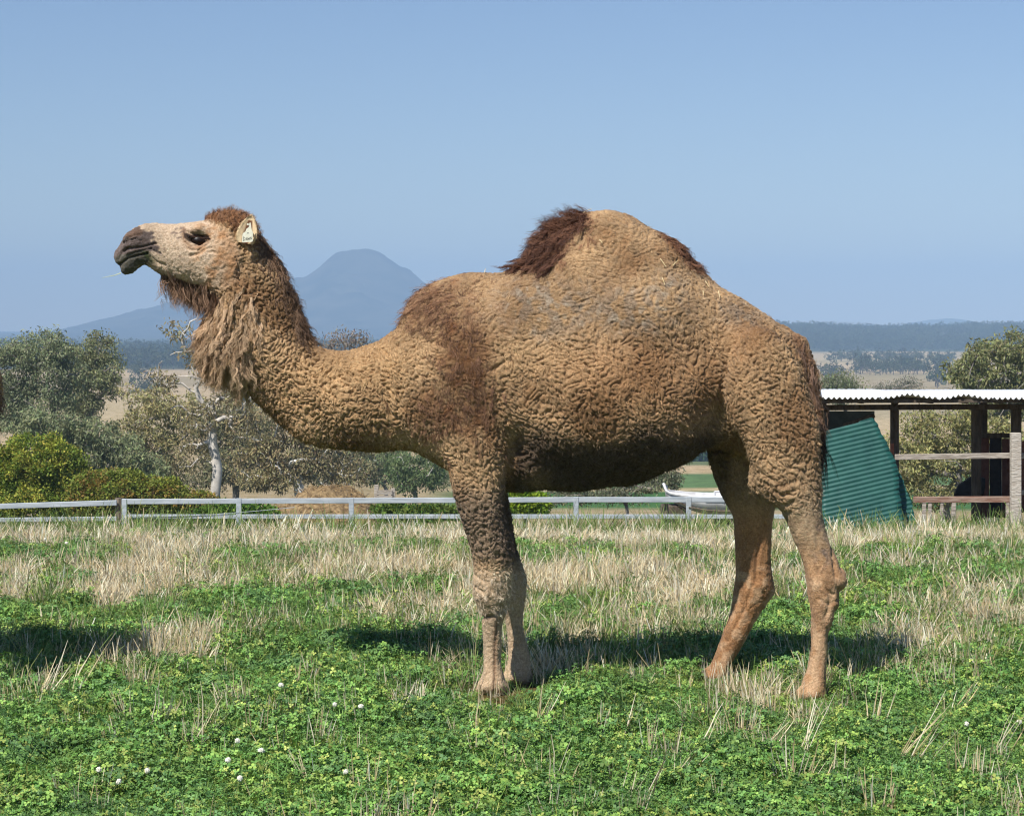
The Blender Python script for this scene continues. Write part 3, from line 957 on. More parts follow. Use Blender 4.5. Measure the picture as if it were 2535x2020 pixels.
# long tufts
add_hair('hump_tuft', [tuft(hump_front, 300, (-0.55, 0, -0.8), 0.115, 0.0032, lin(98, 60, 40), 60, lock=15, segs=7, curl=.10, curl_freq=1.5, grav=.7, lift=.40, spread=.008),
                       tuft(hump_front, 200, (-0.9, 0, -0.3), 0.085, 0.0030, lin(128, 82, 54), 61, lock=12, segs=7, curl=.13, curl_freq=1.6, grav=.5, lift=.35, spread=.008),
                       tuft(hump_front * smooth(505, 470, dy_), 130, (-0.9, 0, 0.3), 0.085, 0.0026, lin(112, 68, 42), 63, lock=8, segs=6, curl=.12, grav=.4, lift=.45, spread=.012),
                       tuft(ramp_in([(1165, 480), (1235, 450), (1260, 470), (1200, 545), (1160, 565)], 8), 140, (0.15, 0, -1), 0.07, 0.0028, lin(150, 104, 66), 64, lock=12, segs=6, curl=.12, grav=.4, lift=.3, spread=.008),
                       tuft(hump_back, 170, (0.7, 0, -0.7), 0.065, 0.0028, lin(124, 80, 52), 66, lock=11, segs=6, curl=.13, grav=.4, lift=.25, spread=.008)],
         'dark reddish-brown long hair along the hump')
add_hair('shoulder_hair', [tuft(sh_hair ** 1.3, 1100, (0.12, 0, -1), 0.05, 0.0026, lin(126, 86, 56), 70, lock=7, segs=5, curl=.12, curl_freq=1.6, grav=.3, lift=.25, spread=.011),
                           tuft(blob(900, 630, 50, 45), 350, (-0.75, 0, -0.5), 0.06, 0.0024, lin(150, 106, 70), 73, lock=7, segs=5, curl=.12, grav=.3, lift=.3, spread=.011)],
         'dark reddish-brown shaggy hair over the shoulder')
add_hair('crown_hair', [tuft(crown, 420, (0.5, 0, 0.35), 0.03, 0.0022, lin(160, 112, 72), 80, lock=7, segs=5, curl=.2, grav=-.1, lift=.5, spread=.007)])
jaw_b = ramp_in(zh2d([(560,770),(700,800),(900,870),(1010,930),(960,960),(820,900),(600,830)]), 6) + .6 * jawl * smooth(zh2d([(520,0)])[0][0], zh2d([(600,0)])[0][0], dx_)
add_hair('jaw_beard', [tuft(jaw_b, 420, (0.05, 0, -1), 0.135, 0.003, lin(152, 114, 82), 90, lock=9, segs=6, curl=.12, curl_freq=1.7, grav=.8, lift=.1, spread=.009),
                       tuft(jaw_b, 150, (-.2, 0, -1), 0.05, 0.0026, lin(96, 66, 46), 92, lock=8, segs=6, curl=.14, grav=.8, lift=.15, spread=.009)],
         'brown shaggy beard under the jaw')
add_hair('throat_beard', [tuft(throat, 520, (-.25, 0, -1), 0.12, 0.0034, lin(204, 166, 120), 95, lock=13, segs=7, curl=.09, curl_freq=1.8, grav=.35, lift=.16, spread=.006),
                          tuft(np.exp(-(seg_dist(dx_, dy_, np.array(zh2d([(900,1090),(890,1190),(890,1300),(910,1400),(950,1500),(1040,1540)]))) / 14) ** 2), 420, (-.45, 0, -1), 0.085, 0.003, lin(198, 158, 112), 97, lock=10, segs=7, curl=.1, curl_freq=1.6, grav=.5, lift=.22, spread=.012)],
         'light brown wavy beard hanging from the throat')
add_hair('mane', [tuft(nape, 800, (0.25, 0, -1), 0.085, 0.0028, lin(130, 98, 70), 100, lock=8, segs=6, curl=.12, curl_freq=1.6, grav=.5, lift=.22, spread=.010)])
add_hair('tail_hair', [tuft(tl, 420, (0.12, 0, -1), 0.09, 0.0026, lin(132, 100, 78), 110, lock=8, segs=6, curl=.06, grav=.6, lift=.18, spread=.009),
                       tuft(tl * smooth(880, 930, dy_), 90, (-0.02, 0, -1), 0.24, 0.0026, lin(56, 42, 34), 113, lock=8, segs=8, curl=.03, grav=.9, lift=.0, spread=.006)],
         'dark brown hair of the hanging tail')
kn = front * smooth(1170, 1200, dy_) * (1 - smooth(1270, 1290, dy_)) * (CV[:, 1] < .3)
add_hair('leg_hair', [tuft(kn, 500, (.35, 0, -.8), 0.028, 0.0022, None, 120, lock=5, segs=3, curl=.14, grav=.2, lift=.35),
                      tuft((front + hind) * smooth(1200, 1260, dy_), 2200, (.05, 0, -1), 0.014, 0.002, None, 123, lock=3, segs=2, curl=.05, grav=.1, lift=.2)])

# ------------------------------------------------------------------ eyes, lashes, ears, tail tip, teeth-free details
def uv_ball(name, c, r, mat, parent, seg=20, rings=12):
    bm = bmesh.new()
    bmesh.ops.create_uvsphere(bm, u_segments=seg, v_segments=rings, radius=1.0)
    for v in bm.verts: v.co = Vector((v.co.x * r[0], v.co.y * r[1], v.co.z * r[2])) + Vector(c)
    for f in bm.faces: f.smooth = True
    me = bpy.data.meshes.new(name); bm.to_mesh(me); bm.free()
    return link(name, me, mat, parent)
M_eye = simple_mat('eye_dark', lin(26, 18, 14), lin(40, 26, 18), 30, rough=0.38, bump_s=0, spec=0.25)
def surf_y(px_d, py_d, sgn):     # how far out the face surface is at a side-view point
    d = np.hypot(dx_ - px_d, dy_ - py_d)
    m = (d < 8) & (CV[:, 1] * sgn > 0.01)
    return float(np.max(np.abs(CV2[m, 1])) if m.any() else 0.09)
for sgn in (-1, 1):
    ex, ez = z5d([(1620, 585)])[0]
    sy = surf_y(ex, ez, sgn)
    c = d3(ex, ez, sgn * (sy - 0.014))
    uv_ball('eye', c, (0.033, 0.024, 0.023), M_eye, camel)
    # upper lid with lashes
    lid = MB(); pts = []
    for q in ((1410, 470), (1490, 505), (1600, 535), (1720, 545), (1850, 545)):
        a = z5d([q])[0]; pts.append(d3(a[0], a[1], sgn * (surf_y(a[0], a[1], sgn) + 0.001)))
    lid.tube(pts, [.003, .005, .006, .005, .003], 8)
    me = lid.mesh('eyelid', None, 0, True)
    set_col(me, np.tile(np.array(lin(70, 52, 42)), (len(me.vertices), 1)))
    link('eyelid', me, M_wool, camel)
    rr = np.random.default_rng(5)
    n = 70; ti = rr.uniform(0, 1, n) * (len(pts) - 1)
    base = np.array([np.array(pts[int(t)]) * (1 - t % 1) + np.array(pts[min(int(t) + 1, len(pts) - 1)]) * (t % 1) for t in ti])
    nn = np.tile(np.array([0, sgn * 1.0, 0]), (n, 1))
    dv = unit(np.tile(np.array([-.1, sgn * .7, -1.0]), (n, 1)) + rr.normal(0, .2, (n, 3)))
    v, f_, c_ = strands(base, nn, dv, np.full(n, .022), .0016, np.tile(np.array(lin(40, 28, 22)), (n, 1)), segs=3, curl=.02, grav=.2, lift=.2, seed=9)
    ob = link('eyelashes', mesh_np('eyelashes', v, f_, c_), M_hair, camel); ob['kind'] = 'stuff'

# ears: cupped leaf shapes
M_ear = attr_mat('ear_skin', rough=.85, spec=.15, noise=(120, .9, 1.1), translucent=.25)
def make_ear(sgn):
    # outline in head close-up pixels: rim points around the cup
    nu, nw = 22, 9
    root = np.array(h3(1235, 480, sgn * 0.126)); tip = np.array(h3(1288, 250, sgn * 0.112))
    ax = tip - root; L = np.linalg.norm(ax); ax /= L
    side = np.array([0.98, sgn * 0.04, 0.10]); side -= side @ ax * ax; side /= np.linalg.norm(side)
    outw = np.cross(ax, side); outw *= np.sign(outw[1]) * sgn
    V = []; Cc = []
    for layer in (0, 1):
        for i in range(nu):
            t = i / (nu - 1)
            hw = 0.046 * (math.sin(math.pi * min(1, (0.16 + 0.84 * t)) ** 0.8) ** 0.75) + 0.004
            for j in range(nw):
                s = (j / (nw - 1)) * 2 - 1
                p = root + ax * L * t + side * hw * s * (1 - .1 * s * s) + outw * (0.013 * s * s - 0.004) * min(1, 3 * t) * (1 - .5 * t * t)
                p = p - outw * (0.0045 * (1 - s * s * .8)) * layer
                V.append(p)
                e = abs(s)
                c0 = np.array(lin(240, 214, 170)) if e > .45 or t > .84 else np.array(lin(120, 84, 62))
                if layer: c0 = np.array(lin(150, 104, 66))
                Cc.append(c0)
    idx = np.arange(nu * nw).reshape(nu, nw)
    F = []
    for i in range(nu - 1):
        for j in range(nw - 1):
            F.append([idx[i, j], idx[i, j + 1], idx[i + 1, j + 1], idx[i + 1, j]])
            F.append([k + nu * nw for k in (idx[i, j], idx[i + 1, j], idx[i + 1, j + 1], idx[i, j + 1])])
    rim = [idx[i, 0] for i in range(nu)] + [idx[nu - 1, j] for j in range(1, nw)] + [idx[i, nw - 1] for i in range(nu - 2, -1, -1)]
    for a, b in zip(rim[:-1], rim[1:]):
        F.append([a, b, b + nu * nw, a + nu * nw])
    e = link('ear', mesh_np('ear', V, F, np.array(Cc), True), M_ear, camel)
    # rim fur
    V = np.array(V)
    rr = np.random.default_rng(3)
    ri = np.array(rim)
    k = rr.integers(0, len(ri) - 1, 60)
    tt = rr.uniform(0, 1, (60, 1))
    base = V[ri[k]] * (1 - tt) + V[ri[k + 1]] * tt
    mid = root + ax * L * .5
    nn = unit(base - mid)
    dv = unit(nn + rr.normal(0, .3, (60, 3)) + np.array([.2, 0, .2]))
    v, f_, c_ = strands(base, nn, dv, np.full(60, .011), .0016, np.tile(np.array(lin(214, 184, 140)), (60, 1)), segs=3, lock=2, curl=.08, grav=.1, lift=.3, seed=4, spread=.003)
    fo = link('ear_fur', mesh_np('ear_fur', v, f_, c_), M_hair, e); fo['kind'] = 'stuff'
    return root, tip, outw
ears = [make_ear(s) for s in (-1, 1)]

# ear tag hung from the near ear (a thing of its own)
M_tag = simple_mat('tag_plastic', lin(240, 236, 214), lin(228, 224, 196), 90, rough=.45, bump_s=.05, spec=.4)
M_ink = simple_mat('tag_ink', lin(24, 24, 26), lin(36, 36, 40), 200, rough=.6, bump_s=0)
def tagpt(x, y, off=0.0):        # tag close-up pixels -> camel coordinates on the tag's plane
    px, py = 560 + x / 15.617, 510 + y / 15.617
    Y = -0.158 - off
    return Vector((X_(px, YM + Y), Y, Z_(py, YM + Y)))
etag = empty('ear_tag', (0, YM, 0))
tag(etag, 'small white plastic ear tag with handwritten black letters in the camel\'s ear', 'ear tag')
out_px = [(900,655),(945,650),(955,700),(965,830),(985,920),(1020,1010),(1030,1060),(1030,1330),(1012,1380),(975,1395),(640,1415),(612,1395),(608,1350),(625,1130),(650,1060),(740,990),(790,880),(870,830),(885,730)]
bm = bmesh.new()
fr_ = [bm.verts.new(tagpt(x, y)) for x, y in out_px]
f0 = bm.faces.new(fr_)
ex = bmesh.ops.extrude_face_region(bm, geom=[f0])
bmesh.ops.translate(bm, vec=(0, 0.0022, 0), verts=[g for g in ex['geom'] if isinstance(g, bmesh.types.BMVert)])
bmesh.ops.recalc_face_normals(bm, faces=bm.faces)
me = bpy.data.meshes.new('plate'); bm.to_mesh(me); bm.free()
link('plate', me, M_tag, etag)
sb = MB(); a = tagpt(835, 715, .004); sb.tube([a, a + Vector((0, .012, 0))], [.0042, .0042], 12); sb.tube([a + Vector((0, .012, 0)), a + Vector((.002, .05, 0.002))], [.0016, .0016], 8)
sb.build('stud', M_tag, etag, smooth_shade=False)
def stroke(pts, w=0.00115):
    s = MB()
    P3 = [tagpt(x, y, .0006) for x, y in pts]
    for p, q in zip(P3[:-1], P3[1:]):
        dv = q - p; ang = math.atan2(dv.z, dv.x)
        s.box((p + q) / 2, (dv.length + w * .8, .0008, w), Matrix.Rotation(-ang, 3, 'Y'))
    return s
letters = [[[(670,1200),(655,1345)],[(668,1205),(720,1225),(735,1270),(715,1320),(655,1345)]],
           [[(768,1325),(800,1215),(825,1330)],[(780,1290),(818,1285)]],
           [[(842,1230),(850,1305),(872,1255),(888,1305),(902,1225)]],
           [[(925,1305),(932,1205),(985,1290),(990,1190)]],
           [[(800,1055),(872,1050)],[(838,1030),(838,1075)]]]
for L in letters:
    s = MB()
    for st in L:
        q = stroke(st); b = len(s.v); s.v += q.v; s.f += [[i + b for i in f_] for f_ in q.f]
    s.build('letter', M_ink, etag)
# ------------------------------------------------------------------ far terrain
def bark_col(r, n, base):
    return np.tile(np.array(base), (n, 1)) * r.uniform(.75, 1.2, (n, 1))

def build_heights(name, xs, ys, zf, c1, c2, scale):
    Y, Xg = np.meshgrid(ys, xs, indexing='ij')
    Zg = zf(Xg, Y)
    V = np.stack([Xg, Y, Zg], -1).reshape(-1, 3)
    n, m = Y.shape; i = np.arange(n * m).reshape(n, m)
    F = np.stack([i[:-1, :-1], i[:-1, 1:], i[1:, 1:], i[1:, :-1]], -1).reshape(-1, 4)
    o = link(name, mesh_np(name, V, F, None, True), simple_mat(name + '_forest', c1, c2, scale, .95, bump_s=.0, spec=.05))
    return tag(o, kind='structure')

MT = np.array(D([(-900,735),(-300,722),(-60,712),(140,697),(200,676),(260,660),(330,645),(360,633),(430,612),(520,592),(617,584),(650,581),(680,556),(708,533),(740,525),(770,522),(800,530),(830,551),(870,575),(900,598),(930,625),(1000,660),(1100,685),(1300,702),(1500,712),(1800,722),(2600,735)]))
Y_MT = 6000.0
mx = X_(MT[:, 0], Y_MT); mz = Z_(MT[:, 1], Y_MT)
def mt_z(x, y):
    prof = np.interp(x, mx, mz) + 27
    t = (y - Y_MT) / 750.0
    bell = np.exp(-np.abs(t) ** 1.7 * 1.6)
    xs_, ys_ = x.ravel(), y.ravel()
    rid = np.abs(fbm2(xs_, ys_, 420, 41, 5)).reshape(x.shape)
    rough = fbm2(xs_, ys_, 60, 47, 3).reshape(x.shape)
    h = prof * bell
    return -29 + h - rid * 0.14 * h * np.clip(np.abs(t) * 2.2, 0, 1) + rough * np.clip(h, 0, 60) * 0.035
build_heights('mountain', np.linspace(-3200, 2600, 420), np.concatenate([np.linspace(4300, 5900, 60), np.linspace(5920, 6100, 12), np.linspace(6130, 7300, 14)]), mt_z, lin(40, 52, 48), lin(84, 84, 74), 0.012)
H2 = np.array(D([(1500,712),(1840,698),(1880,691),(1920,679),(1960,671),(2000,668),(2030,673),(2060,684),(2100,692),(2300,705),(2700,720)]))
hx2 = X_(H2[:, 0], 7600.0); hz2 = Z_(H2[:, 1], 7600.0)
def h2_z(x, y):
    prof = np.interp(x, hx2, hz2) + 27
    t = (y - 7600) / 500.0
    r = fbm2(x.ravel(), y.ravel(), 70, 53, 3).reshape(x.shape)
    return -30 + prof * np.exp(-t * t * 1.4) * (1 + .03 * r)
build_heights('far_hill', np.linspace(300, 2600, 160), np.linspace(6700, 8300, 24), h2_z, lin(72, 84, 58), lin(98, 98, 72), 0.012)
def ridge_h(x, y):
    return 19.0 * smooth(2350, 2850, y) * (1 - smooth(3200, 3900, y)) * smooth(20, 260, x) * (1 + .12 * np.sin(x * .007 + 1) + .08 * np.sin(x * .023))
build_heights('forest_ridge', np.linspace(-60, 3000, 160), np.linspace(2330, 3950, 40), lambda x, y: -27.6 + ridge_h(x, y) + .25, lin(70, 78, 50), lin(92, 92, 62), 0.02)

# ------------------------------------------------------------------ scatter of small meshes on points (for what nobody could count)
def unlinked(name, me, mat):
    if not me.materials: me.materials.append(mat)
    return bpy.data.objects.new(name, me)

def scatter(name, pts, rot, scl, variants, label=None, cat=None):
    """one object: points carrying rotation, scale and variant index, realised as instances"""
    coll = bpy.data.collections.new(name + '_kinds')
    for o in variants: coll.objects.link(o)
    n = len(pts)
    me = bpy.data.meshes.new(name)
    me.vertices.add(n); me.vertices.foreach_set('co', np.asarray(pts, np.float32).ravel())
    a = me.attributes.new('rot', 'FLOAT_VECTOR', 'POINT'); a.data.foreach_set('vector', np.asarray(rot, np.float32).ravel())
    a = me.attributes.new('scl', 'FLOAT', 'POINT'); a.data.foreach_set('value', np.asarray(scl, np.float32))
    a = me.attributes.new('idx', 'INT', 'POINT'); a.data.foreach_set('value', rng.integers(0, len(variants), n).astype(np.int32))
    ob = link(name, me)
    ng = bpy.data.node_groups.new(name + '_nodes', 'GeometryNodeTree')
    ng.interface.new_socket('Geometry', in_out='INPUT', socket_type='NodeSocketGeometry')
    ng.interface.new_socket('Geometry', in_out='OUTPUT', socket_type='NodeSocketGeometry')
    nin = ng.nodes.new('NodeGroupInput'); nout = ng.nodes.new('NodeGroupOutput')
    ci = ng.nodes.new('GeometryNodeCollectionInfo'); ci.inputs['Collection'].default_value = coll
    ci.inputs['Separate Children'].default_value = True; ci.inputs['Reset Children'].default_value = True
    ip = ng.nodes.new('GeometryNodeInstanceOnPoints'); ip.inputs['Pick Instance'].default_value = True
    def att(nm, t):
        q = ng.nodes.new('GeometryNodeInputNamedAttribute'); q.data_type = t; q.inputs['Name'].default_value = nm
        return q.outputs['Attribute']
    ng.links.new(nin.outputs[0], ip.inputs['Points'])
    ng.links.new(ci.outputs[0], ip.inputs['Instance'])
    ng.links.new(att('idx', 'INT'), ip.inputs['Instance Index'])
    er = ng.nodes.new('FunctionNodeEulerToRotation')
    ng.links.new(att('rot', 'FLOAT_VECTOR'), er.inputs[0]); ng.links.new(er.outputs[0], ip.inputs['Rotation'])
    ng.links.new(att('scl', 'FLOAT'), ip.inputs['Scale'])
    ng.links.new(ip.outputs[0], nout.inputs[0])
    md = ob.modifiers.new('scatter', 'NODES'); md.node_group = ng
    tag(ob, label, cat, kind='stuff')
    return ob

# ------------------------------------------------------------------ foliage helpers
M_leaf = attr_mat('leaf', rough=.7, spec=.2, translucent=.25)
M_bark = attr_mat('bark', rough=.9, spec=.1, noise=(3, .75, 1.2))

def leaf_cards(cent, rad, n_per, length, width, base_cols, r, hang=0.5, outward=0.0):
    """n_per small leaves round each clump centre"""
    m = len(cent) * n_per
    c = np.repeat(cent, n_per, 0); rr = np.repeat(rad, n_per)
    d = r.normal(size=(m, 3)); d /= np.linalg.norm(d, axis=1, keepdims=True)
    rad_f = r.uniform(0.25, 1, m) ** 0.6
    p = c + d * (rr * rad_f)[:, None] * np.array([1, 1, .75])
    ax = r.normal(size=(m, 3)) + np.array([0, 0, -hang * 2]) + d * outward
    ax /= np.linalg.norm(ax, axis=1, keepdims=True)
    sd = np.cross(ax, r.normal(size=(m, 3))); sd /= np.linalg.norm(sd, axis=1, keepdims=True) + 1e-9
    L = (length * r.uniform(.6, 1.3, m))[:, None]; W = (width * r.uniform(.7, 1.3, m))[:, None]
    V = np.stack([p, p + ax * L * .45 + sd * W * .5, p + ax * L, p + ax * L * .45 - sd * W * .5], 1).reshape(-1, 3)
    F = np.arange(m * 4).reshape(m, 4)
    cc = np.repeat(base_cols, n_per, 0) * r.uniform(.75, 1.3, (m, 1)) * (1 + r.normal(0, .06, (m, 3)))
    return V, F, np.clip(np.repeat(cc, 4, 0), .004, .9)

def tube_np(paths, n=6):
    V = []; F = []; o = 0
    for pts, rad in paths:
        pts = np.asarray(pts, float); k = len(pts)
        t = np.gradient(pts, axis=0); t /= np.linalg.norm(t, axis=1, keepdims=True) + 1e-9
        a = np.cross(t, np.array([.21, .34, .12])); a /= np.linalg.norm(a, axis=1, keepdims=True) + 1e-9
        b = np.cross(t, a)
        th = np.arange(n) * 2 * math.pi / n
        ring = pts[:, None, :] + (a[:, None, :] * np.cos(th)[None, :, None] + b[:, None, :] * np.sin(th)[None, :, None]) * np.asarray(rad)[:, None, None]
        V.append(ring.reshape(-1, 3))
        i = np.arange(k * n).reshape(k, n)
        F.append(np.stack([i[:-1], np.roll(i[:-1], -1, 1), np.roll(i[1:], -1, 1), i[1:]], -1).reshape(-1, 4) + o)
        o += k * n
    return np.concatenate(V), np.concatenate(F)

def skeleton(trunk, targets, r, r0, wig=0.12):
    """limbs that grow from the trunk to every leaf clump, forking off what is already there"""
    nodes = [np.array(p, float) for p in trunk]; par = list(range(-1, len(trunk) - 1))
    order = np.argsort([np.linalg.norm(t - nodes[-1]) for t in targets])
    ends = []
    for ti in order:
        tg = targets[ti]
        A = np.array(nodes)
        dv = tg - A; ds = np.linalg.norm(dv, axis=1)
        pen = ds + 0.9 * np.clip(A[:, 2] - tg[2], 0, None) + np.where(np.arange(len(A)) < max(1, len(trunk) // 3), 50, 0)
        k = int(np.argmin(pen)); cur = nodes[k]; L = ds[k]
        steps = max(2, int(L / 0.45))
        prev = k
        perp = r.normal(size=3)
        for s in range(1, steps + 1):
            t = s / steps
            p = cur + (tg - cur) * t + perp * wig * L * math.sin(math.pi * t) * .6 + np.array([0, 0, 0.10 * L * math.sin(math.pi * t)]) + r.normal(0, .03 * L, 3) * (t < 1)
            nodes.append(p); par.append(prev); prev = len(nodes) - 1
        ends.append(prev)
    n = len(nodes); w = np.zeros(n)
    for e in ends:
        while e >= 0:
            w[e] += 1; e = par[e]
    rad = r0 * np.power(np.maximum(w, .6) / max(w.max(), 1), 0.5)
    # chains
    child = [[] for _ in range(n)]
    for i, p in enumerate(par):
        if p >= 0: child[p].append(i)
    paths = []; stack = [(0, None)]
    while stack:
        s, pr = stack.pop()
        chain = [pr, s] if pr is not None else [s]
        cur = s
        while child[cur]:
            cs = sorted(child[cur], key=lambda q: -w[q])
            for q in cs[1:]: stack.append((q, cur))
            cur = cs[0]; chain.append(cur)
        if len(chain) > 1:
            rr = [rad[q] for q in chain]
            if pr is not None: rr[0] = rr[1]
            paths.append(([nodes[q] for q in chain], rr))
    return paths

def gum_tree(name, label, Y, base_x, blobs, leafc, barkc, seed, trunk_r, n_clump=90, n_leaf=90, leaf=(.22, .07), clump_r=.55, cat='tree', group=None, lean=0.0, fork=.45, bare=0, gz_off=0.0):
    """blobs: crown lumps (x, y, rx, ry) read in the 2156-pixel view at distance Y"""
    r = np.random.default_rng(seed)
    k = Y / FPX / 0.8505
    B = np.array([(X_(b[0] / .8505, Y), Z_(b[1] / .8505, Y), b[2] * k, b[3] * k, (b[4] if len(b) > 4 else 1.0)) for b in blobs])
    bx = X_(base_x / .8505, Y); bz = float(ground_z(bx, Y)) - .15 + gz_off
    vol = B[:, 2] * B[:, 3] * B[:, 4]; vol = vol / vol.sum()
    cent = []; ccol = []
    lc = np.array(leafc)
    for b, v in zip(B, vol):
        m = max(2, int(n_clump * v))
        d = r.normal(size=(m, 3)); d /= np.linalg.norm(d, axis=1, keepdims=True)
        q = d * (r.uniform(.15, 1, m) ** .45)[:, None] * np.array([b[2], b[2], b[3]])
        cent.append(q + np.array([b[0], Y, b[1]])); ccol.append(np.tile(lc * r.uniform(.85, 1.15), (m, 1)) * r.uniform(.72, 1.28, (m, 1)))
    cent = np.concatenate(cent); ccol = np.concatenate(ccol)
    cx, cz = cent[:, 0].mean(), cent[:, 2].mean()
    top = np.array([bx + (cx - bx) * .6 + lean, Y, bz + (cz - bz) * fork * 1.6])
    base = np.array([bx, Y, bz])
    trunk = [base + (top - base) * t + np.array([r.normal(0, .06), r.normal(0, .06), 0]) * (0 < t < 1) for t in np.linspace(0, 1, 6)]
    tg = cent
    extra = []
    for _ in range(bare):
        q = cent[r.integers(len(cent))]; extra.append(q + np.array([r.normal(0, .5), r.normal(0, .5), r.uniform(.8, 1.9)]))
    if extra: tg = np.concatenate([cent, np.array(extra)])
    paths = skeleton(trunk, tg, r, trunk_r)
    V, F = tube_np(paths, 6)
    root = empty(name, tuple(base))
    bc = np.tile(np.array(barkc), (len(V), 1)) * (1 + .18 * wave_noise(V, 1.1, 16, seed))[:, None]
    link('trunk', mesh_np('trunk', V - base, F, np.clip(bc, .02, .8), True), M_bark, root)
    V, F, cc = leaf_cards(cent, clump_r * r.uniform(.6, 1.35, len(cent)), n_leaf, leaf[0], leaf[1], ccol, r)
    link('crown', mesh_np('crown', V - base, F, cc), M_leaf, root)
    tag(root, label, cat, group)
    return root

OLIVE = lin(150, 152, 108); OLIVE2 = lin(160, 152, 104); GREYG = lin(142, 148, 110); DARKG = lin(112, 128, 82); BRNOL = lin(152, 140, 102)
PALEB = lin(196, 188, 176); GREYB = lin(150, 142, 132)

gum_tree('gum_tree', 'tall dense grey-green gum tree with domed crown behind the clipped bright bush', 130, 90,
         [(85,735,62,48),(40,790,52,55),(120,800,60,55),(75,850,70,45),(20,850,50,60),(120,740,35,30),(10,740,30,25)], GREYG, GREYB, 11, .30, n_clump=190, n_leaf=110, clump_r=.7)
gum_tree('gum_tree', 'grey-green gum tree whose drooping crown overlaps the tall domed gum', 138, 170,
         [(190,735,52,34),(215,775,48,34),(170,790,45,40),(235,810,28,24),(190,850,40,32),(150,830,36,40)], OLIVE, GREYB, 12, .27, n_clump=130, n_leaf=110, clump_r=.65)
gum_tree('gum_tree', 'broad low olive gum tree between the bright bush and the domed gum', 112, 215,
         [(120,900,60,36),(190,915,60,42),(250,945,50,40),(60,895,55,30),(160,960,70,40),(230,1000,50,30),(300,985,50,40)], lin(138, 144, 104), GREYB, 24, .18, n_clump=210, n_leaf=95, clump_r=.55)
gum_tree('gum_tree', 'brownish olive gum tree with thin scattered foliage left of the forked pale trunk', 118, 352,
         [(300,850,60,42),(350,890,62,45),(270,910,50,50),(340,960,70,50),(250,980,60,45),(400,850,36,34),(300,1010,80,30)], OLIVE2, GREYB, 13, .20, n_clump=150, n_leaf=95, clump_r=.62)
gum_tree('dead_gum_tree', 'tall sparse gum tree with pale forked trunk and bare upper twigs', 104, 461,
         [(385,720,22,34,.3),(420,760,30,40,.4),(350,800,30,30,.4),(470,840,40,34,.5),(420,880,45,35,.7),(400,960,45,30,.7),(520,900,45,45,.7),(370,690,14,12,.25)], BRNOL, PALEB, 14, .24, n_clump=90, n_leaf=50, clump_r=.5, bare=40, fork=.62)
gum_tree('gum_tree', 'dark olive gum tree with white branching limbs beside the straw heap', 112, 652,
         [(560,890,50,60),(610,950,55,60),(540,980,50,50),(640,880,45,50),(690,960,50,45),(590,1010,70,24),(730,990,40,26)], BRNOL, lin(214, 210, 202), 15, .26, n_clump=150, n_leaf=95, clump_r=.6, bare=10)
gum_tree('gum_tree', 'tall purple-brown gum tree whose top rises behind the camel\'s neck', 150, 725,
         [(715,722,32,22),(755,722,32,18),(680,735,30,20),(790,750,40,30),(720,780,70,40),(740,850,70,50)], lin(132, 118, 102), GREYB, 16, .26, n_clump=130, n_leaf=60, clump_r=.7)
gum_tree('gum_tree', 'small round dark green tree beyond the rails in front of the camel\'s foreleg', 128, 872,
         [(850,985,45,28),(890,975,40,30),(870,1010,50,20),(910,1000,30,25)], DARKG, PALEB, 17, .14, n_clump=70, n_leaf=70, clump_r=.5)
gum_tree('gum_tree', 'large olive gum tree with grey limbs rising above the shed roof', 100, 2090,
         [(2080,745,55,38),(2140,730,55,40),(2040,785,50,32),(2110,790,60,34),(2190,770,60,60),(2170,830,60,45),(2030,805,40,20),(2090,850,70,40)], lin(142, 144, 96), GREYB, 18, .25, n_clump=240, n_leaf=62, clump_r=.40)
gum_tree('gum_tree', 'bushy yellow-olive gum tree filling the openings under the shed roof', 78, 1985,
         [(1930,920,60,50),(1990,910,60,50),(1960,970,70,50),(1900,980,60,50),(2060,950,50,60),(2110,930,50,50),(1960,1030,90,35),(2150,960,40,60),(2060,900,50,40)], lin(156, 152, 98), GREYB, 19, .18, n_clump=300, n_leaf=80, clump_r=.40, leaf=(.14, .05), bare=20)
gum_tree('gum_tree', 'dark green round tree just above the left end of the shed roof', 170, 1770,
         [(1768,802,30,20),(1745,812,24,16),(1795,812,20,14),(1770,830,40,20)], lin(122, 130, 92), GREYB, 20, .16, n_clump=70, n_leaf=60, clump_r=.75)
gum_tree('gum_tree', 'grey-blue thin tree beyond the shed between bare pale paddocks', 210, 1890,
         [(1880,818,30,10),(1920,808,26,12),(1850,822,26,8)], lin(110, 114, 96), GREYB, 21, .16, n_clump=45, n_leaf=40, clump_r=.8)
gum_tree('gum_tree', 'dense grey-olive gum tree close behind the pale forked trunk', 128, 500,
         [(450,905,45,45),(500,890,45,50),(540,930,45,50),(470,970,60,40),(520,1000,60,28),(430,1010,50,22)], lin(132, 130, 96), GREYB, 25, .2, n_clump=190, n_leaf=85, clump_r=.55, bare=12)
gum_tree('gum_tree', 'grey-olive gum tree with bare silvery limbs under the camel\'s neck', 124, 680,
         [(640,960,45,40),(700,940,45,40),(745,960,45,36),(680,1000,60,26),(760,995,50,22)], lin(138, 134, 100), lin(206, 202, 194), 26, .2, n_clump=130, n_leaf=60, clump_r=.5, bare=50)
gum_tree('gum_tree', 'soft green tree on the slope just in front of the camel\'s chest', 160, 800,
         [(790,965,40,26),(830,955,36,24),(760,985,40,20),(810,1000,50,20),(930,1000,40,20)], lin(126, 138, 94), GREYB, 27, .16, n_clump=120, n_leaf=70, clump_r=.6)
